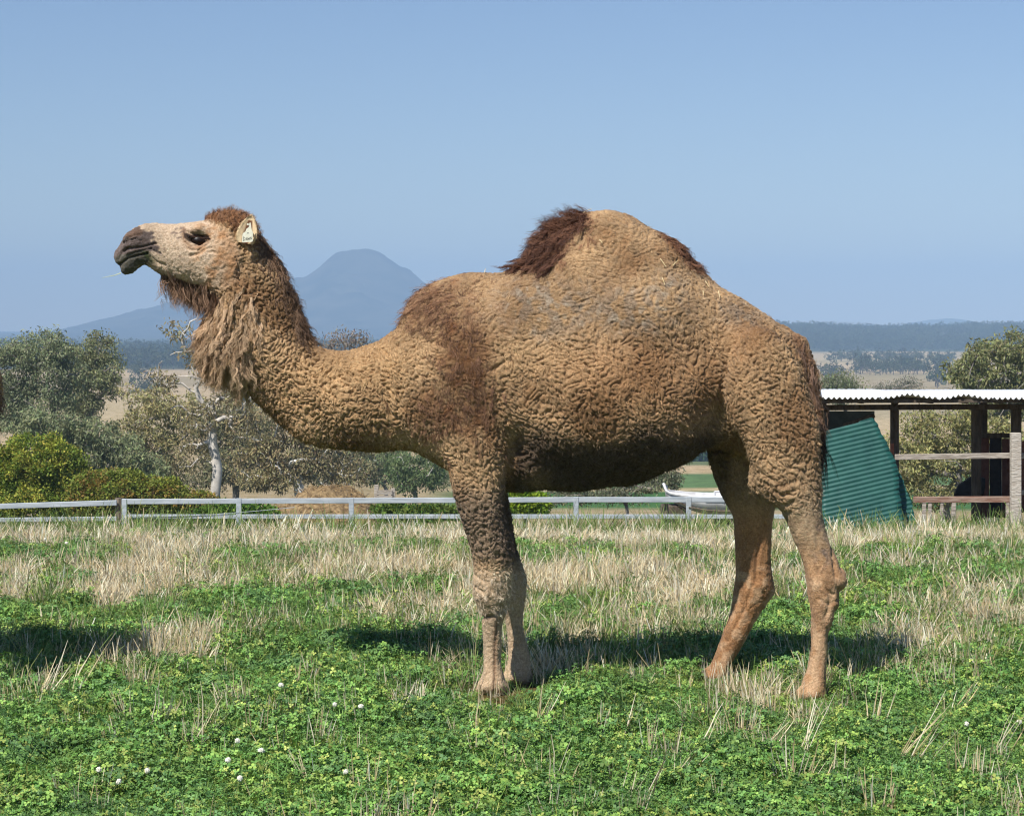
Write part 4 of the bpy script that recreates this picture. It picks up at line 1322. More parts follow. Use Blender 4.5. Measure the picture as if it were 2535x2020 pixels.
gum_tree('bush', 'grey twiggy shrub standing behind the rails below the camel\'s belly', 72, 1330,
         [(1330,1035,50,22),(1390,1010,36,26),(1270,1045,40,16),(1200,1045,60,16),(1420,1000,20,20)], lin(118, 120, 92), GREYB, 22, .06, n_clump=120, n_leaf=40, clump_r=.24, leaf=(.12, .04), cat='shrub', bare=40)
gum_tree('bush', 'dark green bush far off beside the crop strips', 452, 1470,
         [(1470,958,16,12),(1485,950,12,12),(1450,965,10,8)], lin(70, 96, 56), GREYB, 23, .2, n_clump=50, n_leaf=60, clump_r=1.2, leaf=(.6, .25), cat='shrub')

def puff_bush(name, label, Y, blobs, cols, seed, n_puff=260, n_leaf=55, pr=.26, leaf=(.13, .07), cat='shrub', group=None):
    r = np.random.default_rng(seed); k = Y / FPX / .8505
    cent = []; cc = []; nn = []
    B = [(X_(b[0] / .8505, Y), Z_(b[1] / .8505, Y), b[2] * k, b[3] * k) for b in blobs]
    vol = np.array([b[2] * b[3] for b in B]); vol /= vol.sum()
    for b, v in zip(B, vol):
        m = int(n_puff * v) + 3
        d = r.normal(size=(m, 3)); d[:, 1] = -np.abs(d[:, 1]) * .9 + .25 * d[:, 1]; d /= np.linalg.norm(d, axis=1, keepdims=True)
        rr = np.where(r.uniform(size=m) < .75, r.uniform(.88, 1.04, m), r.uniform(.4, .9, m))
        cent.append(d * rr[:, None] * np.array([b[2], b[2] * .8, b[3]]) + np.array([b[0], Y, b[1]]))
        cc.append(np.array(cols)[r.integers(0, len(cols), m)] * r.uniform(.75, 1.25, (m, 1)))
    cent = np.concatenate(cent); cc = np.concatenate(cc)
    bx = B[0][0]; base = np.array([bx, Y, float(ground_z(bx, Y)) - .1])
    root = empty(name, tuple(base))
    V, F, c3 = leaf_cards(cent, pr * r.uniform(.7, 1.3, len(cent)), n_leaf, leaf[0], leaf[1], cc, r, hang=-.15, outward=1.2)
    link('crown', mesh_np('crown', V - base, F, c3), M_leaf, root)
    ii = r.choice(len(cent), min(60, len(cent)), replace=False)
    paths = skeleton([base, base + np.array([.02, 0, .3]), base + np.array([0, 0, .7])], cent[ii], r, .07)
    V, F = tube_np(paths, 5)
    link('trunk', mesh_np('trunk', V - base, F, np.tile(np.array(lin(110, 96, 80)), (len(V), 1)), True), M_bark, root)
    tag(root, label, cat, group)
    return root
YG = [lin(160, 164, 66), lin(132, 146, 58), lin(112, 132, 54), lin(176, 172, 76)]
puff_bush('bush', 'large bright yellow-green domed bush behind the rail fence', 66, [(80,985,80,68),(20,1010,60,60),(130,1030,60,50),(60,1060,120,40),(150,985,30,30)], YG, 31, n_puff=900, n_leaf=70, pr=.22, leaf=(.085, .05))
puff_bush('bush', 'low spreading bush with rusty tips joined to the domed bush', 62, [(250,1045,70,50),(330,1050,60,44),(400,1065,60,28),(200,1050,50,55),(460,1075,50,18)], [lin(146, 148, 62), lin(124, 136, 58), lin(152, 128, 66), lin(130, 138, 62)], 32, n_puff=700, n_leaf=70, pr=.2, leaf=(.085, .05))
puff_bush('bush', 'small lime-green bush behind the rails beside the camel\'s foreleg', 50, [(1105,1055,26,22),(1130,1062,22,18),(1075,1068,20,14)], [lin(150, 170, 50), lin(130, 156, 44)], 33, n_puff=110, pr=.14, leaf=(.09, .06))
puff_bush('bush', 'green weedy bush behind the rails left of the straw heap', 48, [(500,1078,30,16),(540,1082,36,14),(460,1084,36,12)], [lin(92, 128, 50), lin(110, 138, 56)], 34, n_puff=120, pr=.14, leaf=(.09, .05))
puff_bush('bush', 'green weedy bush behind the rails right of the straw heap', 49, [(830,1078,40,14),(880,1080,40,13),(930,1080,36,12)], [lin(92, 124, 52), lin(118, 136, 62)], 35, n_puff=130, pr=.13, leaf=(.09, .05))

# far paddock trees and forest
def far_tree_mesh(seed, colr):
    r = np.random.default_rng(seed)
    cent = r.normal(size=(16, 3)) * np.array([1.9, 1.9, 1.3]) + np.array([0, 0, 4.6])
    V, F, cc = leaf_cards(cent, r.uniform(.9, 1.6, 16), 16, 1.0, .55, np.tile(np.array(colr), (16, 1)) * r.uniform(.7, 1.3, (16, 1)), r, hang=.1)
    paths = [([(0, 0, -.5), (0.1, 0, 1.5), (0, .1, 3.2)], [.28, .22, .12])] + [([(0, .1, 2.2), tuple(c * .6 + np.array([0, 0, 1.2])), tuple(c)], [.12, .08, .03]) for c in cent[:6]]
    V2, F2 = tube_np(paths, 4)
    c2 = np.tile(np.array(lin(120, 110, 98)), (len(V2), 1))
    whole = mesh_np('far_tree', np.concatenate([V, V2]), np.concatenate([F, F2 + len(V)]), np.concatenate([cc, c2]))
    crown_ = mesh_np('crown', V, F, cc); trunk_ = mesh_np('trunk', V2, F2, c2)
    crown_.materials.append(M_leaf); trunk_.materials.append(M_bark)
    return whole, crown_, trunk_
far_meshes = [far_tree_mesh(200 + i, c) for i, c in enumerate([lin(76, 88, 56), lin(68, 80, 50), lin(84, 90, 58), lin(72, 78, 54)])]
kinds = [unlinked('far_tree_kind', m[0], M_leaf) for m in far_meshes]
r = np.random.default_rng(77)
n = 6500
fy = r.uniform(2360, 3150, n); fx = r.uniform(0.02, .36, n) * fy + r.normal(0, 40, n)
ok = ridge_h(fx, fy) > .3
fx, fy = fx[ok], fy[ok]
clear = fbm2(fx, fy * .5, 150, 61) > .95
fx, fy = fx[~clear], fy[~clear]
fz = -27.6 + ridge_h(fx, fy)
P1 = np.stack([fx, fy, fz], 1)
fy2 = r.uniform(1450, 2600, 3600); fx2 = r.uniform(-.30, .01, 3600) * fy2
P2 = np.stack([fx2, fy2, ground_z(fx2, fy2)], 1)
P2 = P2[fbm2(P2[:, 0], P2[:, 1], 260, 63) > -.55]
PP = np.concatenate([P1, P2])
scatter('far_forest', PP, np.stack([np.zeros(len(PP)), np.zeros(len(PP)), r.uniform(0, 6.28, len(PP))], 1), r.uniform(.6, 1.7, len(PP)), kinds,
        'blue-green forest covering the far ridge and plain', 'forest')
# tree lines across the far paddocks: individuals
spots = []
ROWS = [(1760, 1745, 1840, 14, 'blue-grey tree in the upper belt close behind the camel\'s rump'), (1740, 1840, 2010, 26, 'blue-grey tree in the upper belt below the pale strip under the ridge'),
        (1500, 1790, 1990, 14, 'dark tree scattered on the slope between the two belts'), (1340, 1800, 2010, 34, 'dark tree in the lower belt above the bare pale paddock'),
        (1180, 1735, 1790, 4, 'dark tree behind the round tree at the end of the shed roof'), (1060, 1960, 2030, 4, 'dark tree on the bare pale paddock beside the big gum above the shed'),
        (1250, 270, 330, 4, 'distant tree seen between the domed gum and the bare-twigged gum'), (900, 285, 345, 4, 'tree on the pale flat beyond the thin olive gum'), (760, 500, 640, 5, 'tree on the flat glimpsed through the gums below the camel\'s neck')]
for row in ROWS:
    y_, x0, x1, n_, lab = row
    for _ in range(n_):
        yy = y_ + r.normal(0, 28); xx = X_(r.uniform(x0, x1) / .8505, yy)
        spots.append((xx, yy, lab))
for i, (xx, yy, lab) in enumerate(spots):
    o = empty('paddock_tree', (xx, yy, float(ground_z(xx, yy))), r.uniform(0, 6.28))
    q = r.uniform(.7, 1.25); o.scale = (q, q, q * r.uniform(.85, 1.1))
    link('crown', far_meshes[i % 4][1], None, o); link('trunk', far_meshes[i % 4][2], None, o)
    tag(o, lab, 'tree', 'trees across the far paddocks: ' + lab[:40])
# ------------------------------------------------------------------ rail fence
Y_F = 43.0
M_galv = simple_mat('painted_rail', lin(160, 168, 172), lin(190, 196, 198), 6, rough=.55, bump_s=.1, spec=.4, vec_scale=(.4, 1, 3))
M_wood = simple_mat('old_post_wood', lin(96, 84, 70), lin(140, 126, 108), 14, rough=.9, bump_s=.5, vec_scale=(3, 3, .3))
fence = empty('rail_fence', (0, Y_F, float(ground_z(0, Y_F))))
tag(fence, 'pale grey two-rail metal fence along the far edge of the paddock', 'fence')
foff = Vector(fence.location)
def fence_pt(xd, yd, dy=0.0):
    return at(xd / .8505, yd / .8505, Y_F + dy) - foff
def rail(a, b, hgt):
    m = MB(); m.box((a + b) / 2, ((b - a).length, .05, hgt), Matrix.Rotation(-math.atan2(b.z - a.z, b.x - a.x), 3, 'Y'))
    return m.build('rail', M_galv, fence, bevel=.008)
posts = [(-215, 1070), (262, 1051), (503, 1050), (740, 1049), (977, 1048), (1213, 1047), (1450, 1047), (1687, 1047)]
rail(fence_pt(-300, 1075), fence_pt(246, 1058.5), .10)
for (x0, t0), (x1, t1) in zip(posts[1:-1], posts[2:]):
    rail(fence_pt(x0 + 4, t0 + 5), fence_pt(x1 - 4, t1 + 5), .10)
    rail(fence_pt(x0 + 4, 1087.5), fence_pt(x1 - 4, 1087.5), .085)
rail(fence_pt(-300, 1098), fence_pt(246, 1092), .085)
for x0, t0 in posts:
    top = fence_pt(x0, t0 - 1); bot = top.copy(); bot.z = float(ground_z(top.x, Y_F)) - foff.z - .1
    m = MB(); m.box((top + bot) / 2, (.095, .075, top.z - bot.z)); m.build('post', M_galv, fence, bevel=.006)
for x0, t0, w in ((250, 1048, .15), (1402, 1060, .10)):
    top = fence_pt(x0, t0, .12); bot = top.copy(); bot.z = float(ground_z(top.x, Y_F)) - foff.z - .1
    m = MB(); m.tube([bot, bot.lerp(top, .5) + Vector((.01, 0, 0)), top], [w * .52, w * .5, w * .46], 9); m.build('wooden_post', M_wood, fence)
m = MB()
wire = [fence_pt(266 + (620 - 266) * t, 1088 - 20 * t + 5 * math.sin(math.pi * t), -.04) for t in np.linspace(0, 1, 12)]
m.tube(wire, .006, 5); m.build('wire', M_galv, fence)
m = MB(); m.tube([fence_pt(1450 + 120 * t, 1068 + 8 * math.sin(math.pi * t * .8), -.05) for t in np.linspace(0, 1, 8)], .012, 5); m.build('wire', M_wood, fence)

# ------------------------------------------------------------------ shed
Y_S = 32.0
def S(x, y, Y=Y_S):              # shed close-up pixels -> world point at distance Y
    return at(1940 + x / 3.067, 760 + y / 3.067, Y)
shed = empty('shed', (S(1000, 1500).x, Y_S, float(ground_z(S(1000, 1500).x, Y_S))))
so = Vector(shed.location)
tag(shed, 'open weathered timber shed with low corrugated iron roof beside the paddock', 'shed')
M_dark = simple_mat('shed_timber', lin(72, 62, 52), lin(104, 92, 78), 9, rough=.9, bump_s=.5, vec_scale=(2, 2, .4))
M_grey = simple_mat('weathered_timber', lin(150, 138, 124), lin(190, 180, 166), 12, rough=.9, bump_s=.6, vec_scale=(.5, 2, 3))
M_rust = simple_mat('rusty_timber', lin(132, 96, 78), lin(168, 146, 130), 10, rough=.85, bump_s=.4, vec_scale=(.5, 2, 3))
M_roof = simple_mat('zinc_roof', lin(226, 228, 230), lin(238, 240, 240), 5, rough=.5, metallic=.0, bump_s=.05, spec=.5)
M_green = simple_mat('green_sheet', lin(26, 76, 70), lin(46, 98, 88), 4, rough=.5, bump_s=.1, spec=.4, lo=.3, hi=.7)
M_black = simple_mat('dark_sheet', lin(40, 38, 38), lin(58, 52, 50), 6, rough=.8, bump_s=.2)
M_redsh = simple_mat('red_brown_sheet', lin(92, 54, 44), lin(120, 80, 66), 6, rough=.8, bump_s=.2)
def loc(p): return p - so
# corrugated roof sheets
zr = S(0, 690).z; x_l = S(270, 690).x; x_r = x_l + 4.75
n_sheet = 6; sw = (x_r - x_l) / n_sheet
rr = np.random.default_rng(8)
for i in range(n_sheet):
    nu = 61; pitch = sw / 10
    us = np.linspace(0, sw + .035, nu)
    front = Y_S - .25 + rr.uniform(-.05, .05); rearY = Y_S + 5.4
    V = []; F = []
    vs = np.linspace(0, 1, 7)
    lift0 = rr.uniform(-.008, .008); sag = .05 if i in (1, 2) else 0.0
    for v in vs:
        for u in us:
            yv = front + (rearY - front) * v + (0.015 * math.sin(u * 40 + i) + .05 * math.exp(-((u - .45) / .12) ** 2) * (i in (1, 2, 4)) if v == 0 else 0)
            z = zr + .018 * math.sin(2 * math.pi * u / .076) + lift0 + .004 * (i % 2) - .05 * v + sag * math.exp(-((u - .42) / .2) ** 2) * max(0, 1 - v * 4)
            V.append((x_l + i * sw + u - so.x, yv - so.y, z - so.z))
    for a in range(len(vs) - 1):
        for b in range(nu - 1):
            F.append([a * nu + b, a * nu + b + 1, (a + 1) * nu + b + 1, (a + 1) * nu + b])
    o = link('roof_sheet', mesh_np('roof_sheet', V, F, None, True), M_roof, shed)
    sd = o.modifiers.new('thickness', 'SOLIDIFY'); sd.thickness = .003
def beam(name, a, b, hgt, dep, mat, bev=.006):
    a, b = loc(a), loc(b)
    m = MB(); m.box((a + b) / 2, ((b - a).length, dep, hgt), Matrix.Rotation(-math.atan2(b.z - a.z, b.x - a.x), 3, 'Y'))
    return m.build(name, mat, shed, bevel=bev)
beam('beam', S(285, 764, Y_S + 1.0), S(2250, 754, Y_S + 1.0), .078, .10, M_dark)
beam('beam', S(270, 716, Y_S - .12), S(2250, 712, Y_S - .12), .05, .06, M_dark)
beam('beam', S(260, 705, Y_S + 5.0), S(2700, 700, Y_S + 5.0), .09, .10, M_dark)
for k in range(8):               # rafters
    x = 330 + k * 265
    a = loc(S(x, 718, Y_S - .05)); b = a + Vector((0, 5.2, -.05))
    m = MB(); m.box((a + b) / 2, (.05, 5.2, .06), Matrix.Rotation(math.atan2(b.z - a.z, 5.2), 3, 'X')); m.build('rafter', M_dark, shed)
def post(name, x, y_top, Y, w, mat, tilt=0.0, rnd=False):
    t = S(x, y_top, Y); bx = t.x + tilt; b = Vector((bx, Y, float(ground_z(bx, Y)) - .2))
    m = MB()
    if rnd: m.tube([loc(b), loc(b.lerp(t, .5)), loc(t)], [w * .55, w * .52, w * .48], 10)
    else:
        m.box(loc((t + b) / 2), (w, w, t.z - b.z))
    return m.build(name, mat, shed, bevel=0 if rnd else .006)
post('post', 842, 782, Y_S + 1.1, .112, M_dark)
post('post', 1462, 778, Y_S + 1.1, .125, M_dark)
post('post', 318, 780, Y_S + 1.1, .10, M_dark)
post('post', 1765, 775, Y_S + 1.12, .13, M_dark)
post('post', 2240, 775, Y_S + 1.1, .12, M_dark)
for x in (300, 842, 1520, 2300): post('post', x, 725, Y_S + 5.0, .10, M_dark)
# front rails and light post
post('post', 1757, 955, Y_S - .2, .135, simple_mat('bleached_post', lin(176, 164, 148), lin(206, 198, 184), 10, rough=.9, bump_s=.6, vec_scale=(1, 1, 4)), .015)
beam('rail', S(845, 1140, Y_S - .05), S(1735, 1128, Y_S - .05), .078, .05, M_grey)
beam('rail', S(1790, 1130, Y_S - .05), S(2240, 1126, Y_S - .05), .078, .05, M_grey)
beam('rail', S(985, 1462, Y_S - .08), S(1735, 1460, Y_S - .08), .085, .06, M_rust)
beam('rail', S(1790, 1410, Y_S - .12), S(2240, 1404, Y_S - .12), .07, .05, M_grey)
for x, w in ((1066, .055), (1110, .05), (1200, .045), (1290, .06), (1700, .05)):
    post('stub_post', x, 1483, Y_S - .08 + .002, w, M_grey)
# wall sheets inside
def panel(name, x0, y0, x1, y1, Y, mat, th=.02):
    a, b = loc(S(x0, y0, Y)), loc(S(x1, y1, Y))
    m = MB(); m.box((a + b) / 2, (abs(b.x - a.x), th, abs(b.z - a.z))); return m.build(name, mat, shed, bevel=.003)
panel('wall_sheet', 1478, 985, 1560, 1600, Y_S + 2.4, M_redsh)
panel('wall_sheet', 1563, 990, 1655, 1600, Y_S + 2.43, M_black)
panel('wall_sheet', 1658, 1000, 1725, 1600, Y_S + 2.4, M_redsh)
beam('rail', S(1470, 978, Y_S + 2.35), S(1730, 975, Y_S + 2.35), .07, .06, M_dark)
panel('wall_sheet', 1806, 1020, 1890, 1560, Y_S + .9, M_redsh)
panel('wall_sheet', 1893, 1025, 1990, 1560, Y_S + .93, M_redsh)
panel('wall_sheet', 330, 790, 690, 1000, Y_S + 1.25, simple_mat('grey_cloth', lin(66, 72, 66), lin(92, 98, 90), 4, rough=.5, bump_s=.1), .01)  # panel of grey shade cloth
panel('rust_plate', 808, 1035, 838, 1120, Y_S + .9, simple_mat('rust_plate', lin(150, 92, 70), lin(168, 110, 88), 8, rough=.8, bump_s=.2), .01)
beam('frame', S(455, 900, Y_S + 1.0), S(690, 822, Y_S + 1.0), .06, .05, M_dark)
# dark heap under the shed
m = MB()
m.tube([loc(S(1300, 1440, Y_S + 1.6)), loc(S(1350, 1405, Y_S + 1.6)), loc(S(1430, 1385, Y_S + 1.6)), loc(S(1500, 1400, Y_S + 1.6))], [.03, .12, .2, .22], 8)
m.build('tarp_heap', M_black, shed, smooth_shade=True)
# leaning green corrugated sheets (things of their own: they hang loose against the shed)
def corr_sheet(name, label, poly, Y, ang, lean, mat, pitch=.060, amp_=.0045):
    P = np.array([[S(x, y, Y).x, S(x, y, Y).z] for x, y in poly])
    c = P.mean(0); ca, sa = math.cos(ang), math.sin(ang)
    Q = np.stack([(P[:, 0] - c[0]) * ca + (P[:, 1] - c[1]) * sa, -(P[:, 0] - c[0]) * sa + (P[:, 1] - c[1]) * ca], 1)
    vs = np.arange(Q[:, 1].min() + 1e-3, Q[:, 1].max() - 1e-3, pitch / 8)
    nu = 14; V = []; F = []
    for v in vs:
        xs_ = []
        for a, b in zip(Q, np.roll(Q, -1, 0)):
            if (a[1] > v) != (b[1] > v): xs_.append(a[0] + (v - a[1]) / (b[1] - a[1]) * (b[0] - a[0]))
        u0, u1 = min(xs_) + .006 * math.sin(v * 31) , max(xs_) + .006 * math.sin(v * 23 + 1) + .004 * math.sin(v * 71)
        for k in range(nu):
            u = u0 + (u1 - u0) * k / (nu - 1)
            x = c[0] + u * ca - v * sa; z = c[1] + u * sa + v * ca
            y = Y + amp_ * math.sin(2 * math.pi * v / pitch) + lean * (z - c[1]) + .03 * math.sin(u * 2.3 + v)
            V.append((x, y, z))
    for a in range(len(vs) - 1):
        for b in range(nu - 1):
            F.append([a * nu + b, a * nu + b + 1, (a + 1) * nu + b + 1, (a + 1) * nu + b])
    V = np.array(V); base = np.array([c[0], Y, V[:, 2].min()])
    o = link(name, mesh_np(name, V - base, F, None, True), mat); o.location = base
    sd = o.modifiers.new('thickness', 'SOLIDIFY'); sd.thickness = .004
    tag(o, label, 'sheet')
    return o
corr_sheet('corrugated_sheet', 'large torn green corrugated sheet leaning askew against the shed front', [(255,985),(285,950),(330,948),(360,932),(480,905),(560,890),(600,862),(620,868),(680,838),(712,880),(830,1125),(868,1230),(872,1400),(905,1700),(270,1700),(262,1300)], Y_S - .34, math.radians(13), .18, M_green)
corr_sheet('corrugated_sheet', 'narrow green corrugated sheet showing behind the edge of the large leaning one', [(868,1210),(905,1300),(985,1520),(1000,1700),(850,1700)], Y_S - .22, math.radians(10), .15, M_green)

# ------------------------------------------------------------------ straw heap, gate, boat hull behind the rails
def S7(x, y, Y): return at(560 + x / 3.369, 1050 + y / 3.369, Y)
Yh = 52.0
hp = np.array([[S7(x, y, Yh).x, S7(x, y, Yh).z] for x, y in ((230,790),(330,745),(450,670),(560,600),(690,515),(760,488),(840,478),(900,490),(960,492),(1040,520),(1120,565),(1200,620),(1270,740),(1330,790))])
gxh = np.linspace(hp[0, 0], hp[-1, 0], 90); gyh = np.linspace(-1.6, 1.8, 40)
xx, yy = np.meshgrid(gxh, gyh, indexing='ij')
top = np.interp(xx, hp[:, 0], hp[:, 1]); gb = ground_z(xx, Yh + yy)
prof = np.exp(-np.abs(yy / 1.15) ** 2.4)
zz = gb + (np.maximum(top - ground_z(xx, np.full_like(xx, Yh)), 0)) * prof - .05 + .05 * fbm2(xx.ravel(), yy.ravel(), .5, 5).reshape(xx.shape) * prof
V = np.stack([xx, Yh + yy, zz], -1).reshape(-1, 3); i = np.arange(xx.size).reshape(xx.shape)
F = np.stack([i[:-1, :-1], i[1:, :-1], i[1:, 1:], i[:-1, 1:]], -1).reshape(-1, 4)
base = np.array([gxh.mean(), Yh, float(ground_z(gxh.mean(), Yh))])
heap = link('straw_heap', mesh_np('straw_heap', V - base, F, None, True), simple_mat('old_straw', lin(104, 84, 58), lin(158, 134, 96), 9, rough=.95, bump_s=.9))
heap.location = base
tag(heap, 'rounded brown heap of old straw and soil behind the rails', 'heap')
r = np.random.default_rng(90)
k = r.integers(0, len(V), 2600)
nn = np.tile(np.array([0, -.5, .8]), (2600, 1)); dv = unit(r.normal(size=(2600, 3)) * np.array([1, .5, .5]))
v, f_, c_ = strands(V[k] - base + r.normal(0, .05, (2600, 3)) * np.array([1, 1, .1]), unit(nn), dv, np.full(2600, .18), .014, np.array([lin(178, 150, 104), lin(138, 110, 70), lin(104, 84, 56)])[r.integers(0, 3, 2600)], segs=2, curl=.05, grav=.2, lift=.25, seed=3)
so_ = link('loose_straw', mesh_np('loose_straw', v, f_, c_), M_hair, heap); so_['kind'] = 'stuff'

Yg = 75.0
gb_ = S7(1320, 640, Yg)
gate = empty('timber_gate', (gb_.x, Yg, float(ground_z(gb_.x, Yg)))); go = Vector(gate.location)
tag(gate, 'small grey timber gate with two posts beyond the straw heap', 'gate')
for x, t in ((1253, 505), (1392, 535)):
    a = S7(x, t, Yg) - go; m = MB(); m.box((a.x, 0, (a.z - .1) / 2), (.14, .12, a.z + .1)); m.build('post', M_grey, gate, bevel=.01)
for y_ in (555, 575, 600, 630):
    a, b = S7(1258, y_, Yg) - go, S7(1388, y_ + 4, Yg) - go
    m = MB(); m.box((a + b) / 2 + Vector((0, -.09, 0)), ((b - a).length, .04, .07)); m.build('rail', M_grey, gate)

Yb = 46.5
def SB(x, y, Y=Yb): return at(1600 + x / 8.29, 1150 + y / 8.29, Y)
bo = SB(1100, 1000); boat = empty('boat', (bo.x, Yb, float(ground_z(bo.x, Yb)))); bo = Vector(boat.location)
tag(boat, 'weathered white hull with upswept bow lying behind the rails', 'boat')
M_hull = simple_mat('hull_paint', lin(196, 194, 190), lin(228, 228, 226), 5, rough=.5, bump_s=.1, spec=.4)
st = [(355,410,440),(400,540,660),(470,575,740),(600,595,800),(820,625,900),(1150,650,1000),(1500,655,1020),(1900,650,1030),(2300,650,1030)]   # x, gunwale y, keel y
ring = []
for q, (x, yt, yk) in enumerate(st):
    wd = [.03, .16, .30, .42, .52, .58, .60, .60, .58][q]
    g = SB(x, yt) - bo; kz = (SB(x, yk) - bo).z
    row = []
    for s in np.sign(np.linspace(-1, 1, 11)) * np.abs(np.linspace(-1, 1, 11)) ** .45:
        h = abs(s) ** 5
        row.append((g.x + (.05 if q == 0 else 0) * (1 - h), s * wd, kz + (g.z - kz) * h))
    ring.append(row)
V = np.array(ring).reshape(-1, 3); i = np.arange(len(V)).reshape(len(st), 11)
F = np.stack([i[:-1, :-1], i[:-1, 1:], i[1:, 1:], i[1:, :-1]], -1).reshape(-1, 4)
hull = link('hull', mesh_np('hull', V, F, None, True), M_hull, boat)
sd = hull.modifiers.new('thickness', 'SOLIDIFY'); sd.thickness = .03
for s in (0, 10):
    m = MB(); m.tube([Vector(ring[q][s]) + Vector((0, 0, .012)) for q in range(len(st))], .028, 6); m.build('gunwale', M_hull, boat)
m = MB(); m.tube([Vector(ring[q][2]) + Vector((0, -.03, .0)) for q in range(2, len(st))], .012, 5); m.build('strake', M_dark, boat)
a = SB(1440, 650) - bo; m = MB()
for p, q in (((1410, 640), (1400, 555)), ((1400, 560), (1530, 550)), ((1530, 555), (1545, 640))):
    m.tube([SB(*p) - bo, SB(*q) - bo], .022, 6)
m.build('rail', M_hull, boat)
m = MB(); m.box(SB(560, 1000) - bo, (.5, .6, .35)); m.build('dark_chock', M_dark, boat, bevel=.02)  # wide dark block, also standing in for the shaded opening under the bow
m = MB(); m.box(SB(1700, 1080) - bo, (.6, .6, .35)); m.build('dark_chock', M_dark, boat, bevel=.02)
# ------------------------------------------------------------------ paddock plants
M_clover = attr_mat('clover_leaf', rough=.55, spec=.3, rand=.38, translucent=.14)
M_straw = attr_mat('dry_stalk', rough=.8, spec=.2, rand=.22, translucent=.3)
def clover_clump(seed, n=90, rad=.08, h=.09, cols=None, leaf=.0095):
    """lucerne and clover: stems ending in three leaflets"""
    r = np.random.default_rng(seed)
    V = []; F = []; Cc = []
    def quad(a, b, c, d, col):
        k = len(V); V.extend([a, b, c, d]); F.append([k, k + 1, k + 2, k + 3]); Cc.extend([col] * 4)
    for _ in range(n):
        a = r.uniform(0, 6.28); q = rad * math.sqrt(r.uniform(0, 1)); hh = h * r.uniform(.2, 1.25)
        foot_ = np.array([q * .5 * math.cos(a), q * .5 * math.sin(a), -.01]); tip = np.array([q * math.cos(a) * 1.2, q * math.sin(a) * 1.2, hh])
        c0 = np.array(cols[r.integers(len(cols))]) * r.uniform(.75, 1.25)
        sdv = np.array([-math.sin(a), math.cos(a), 0]) * .0012
        quad(foot_ - sdv, foot_ + sdv, tip + sdv, tip - sdv, c0 * .8)
        rot = r.uniform(0, 6.28); tilt = r.uniform(.1, 1.3)
        upv = np.array([math.cos(a) * tilt + r.normal(0, .25), math.sin(a) * tilt + r.normal(0, .25), 1.0]); upv /= np.linalg.norm(upv)
        e1 = np.cross(upv, [0.3, .2, .9]); e1 /= np.linalg.norm(e1); e2 = np.cross(upv, e1)
        L = leaf * r.uniform(.7, 1.35)
        for k in range(3):
            th = rot + k * 2.094
            d = e1 * math.cos(th) + e2 * math.sin(th) ; p = -e1 * math.sin(th) + e2 * math.cos(th)
            d = d + upv * r.uniform(-.25, .25)
            quad(tip, tip + d * L * .55 + p * L * .42, tip + d * L * 1.05, tip + d * L * .55 - p * L * .42, c0 * r.uniform(.85, 1.2))
    return mesh_np('clover', V, F, np.clip(np.array(Cc), .004, .9))

def grass_tuft(seed, n=26, rad=.035, h=.22, w=.0034, cols=None, bend=.5, segs=3, straightness=.3):
    r = np.random.default_rng(seed)
    a = r.uniform(0, 6.28, n); q = rad * np.sqrt(r.uniform(0, 1, n))
    roots = np.stack([q * np.cos(a), q * np.sin(a), np.full(n, -.01)], 1)
    d = np.stack([np.cos(a), np.sin(a), np.zeros(n)], 1) * r.uniform(.02, straightness, (n, 1)) + np.array([0, 0, 1]) + r.normal(0, .12, (n, 3))
    d = unit(d); L = h * r.uniform(.35, 1.2, n)
    V = np.zeros((n, segs + 1, 2, 3)); p = roots.copy()
    sv = unit(np.cross(d, r.normal(size=(n, 3))))
    bd = np.stack([np.cos(a), np.sin(a), np.full(n, -.35)], 1) * (bend * r.uniform(.1, 1.2, (n, 1)))
    for i in range(segs + 1):
        t = i / segs; ww = w * (1 - .75 * t) * r.uniform(.8, 1.2, (n, 1))
        V[:, i, 0] = p - sv * ww; V[:, i, 1] = p + sv * ww
        d = unit(d + bd / segs); p = p + d * (L / segs)[:, None]
    base = (np.arange(n) * (segs + 1) * 2)[:, None]
    F = np.concatenate([np.concatenate([base + 2 * i, base + 2 * i + 1, base + 2 * i + 3, base + 2 * i + 2], 1) for i in range(segs)])
    cc = np.array(cols)[r.integers(0, len(cols), n)] * r.uniform(.8, 1.2, (n, 1))
    return mesh_np('grass', V.reshape(-1, 3), F, np.clip(np.repeat(cc, (segs + 1) * 2, 0), .004, .9))

G1 = [lin(118, 156, 72), lin(96, 138, 62), lin(140, 172, 86), lin(106, 146, 74)]
G2 = [lin(142, 166, 78), lin(120, 152, 68), lin(164, 174, 88)]
G3 = [lin(84, 124, 66), lin(100, 138, 76), lin(118, 152, 88)]
ST = [lin(240, 224, 190), lin(224, 204, 166), lin(246, 234, 206), lin(206, 184, 142)]
ST2 = [lin(220, 204, 162), lin(196, 180, 134), lin(234, 220, 182)]
GG = [lin(104, 132, 62), lin(124, 144, 76), lin(140, 148, 84), lin(92, 120, 58)]
clov = [unlinked('clover_kind', clover_clump(300 + i, 84, .085, .066, G1 if i < 4 else (G2 if i < 6 else G3)), M_clover) for i in range(8)]
straw_k = [unlinked('straw_kind', grass_tuft(330 + i, 16, .06, .125, .0048, ST, .55, 3, .7), M_straw) for i in range(4)] + [unlinked('straw_kind', grass_tuft(336 + i, 18, .06, .14, .0032, ST2, 1.2, 4, 1.1), M_straw) for i in range(3)]
stub_k = [unlinked('stubble_kind', grass_tuft(345 + i, 13, .035, .15, .0030, ST, .12, 2, .2), M_straw) for i in range(4)]
green_k = [unlinked('grass_kind', grass_tuft(355 + i, 30, .05, .17, .0024, GG, .7, 3), M_clover) for i in range(4)]

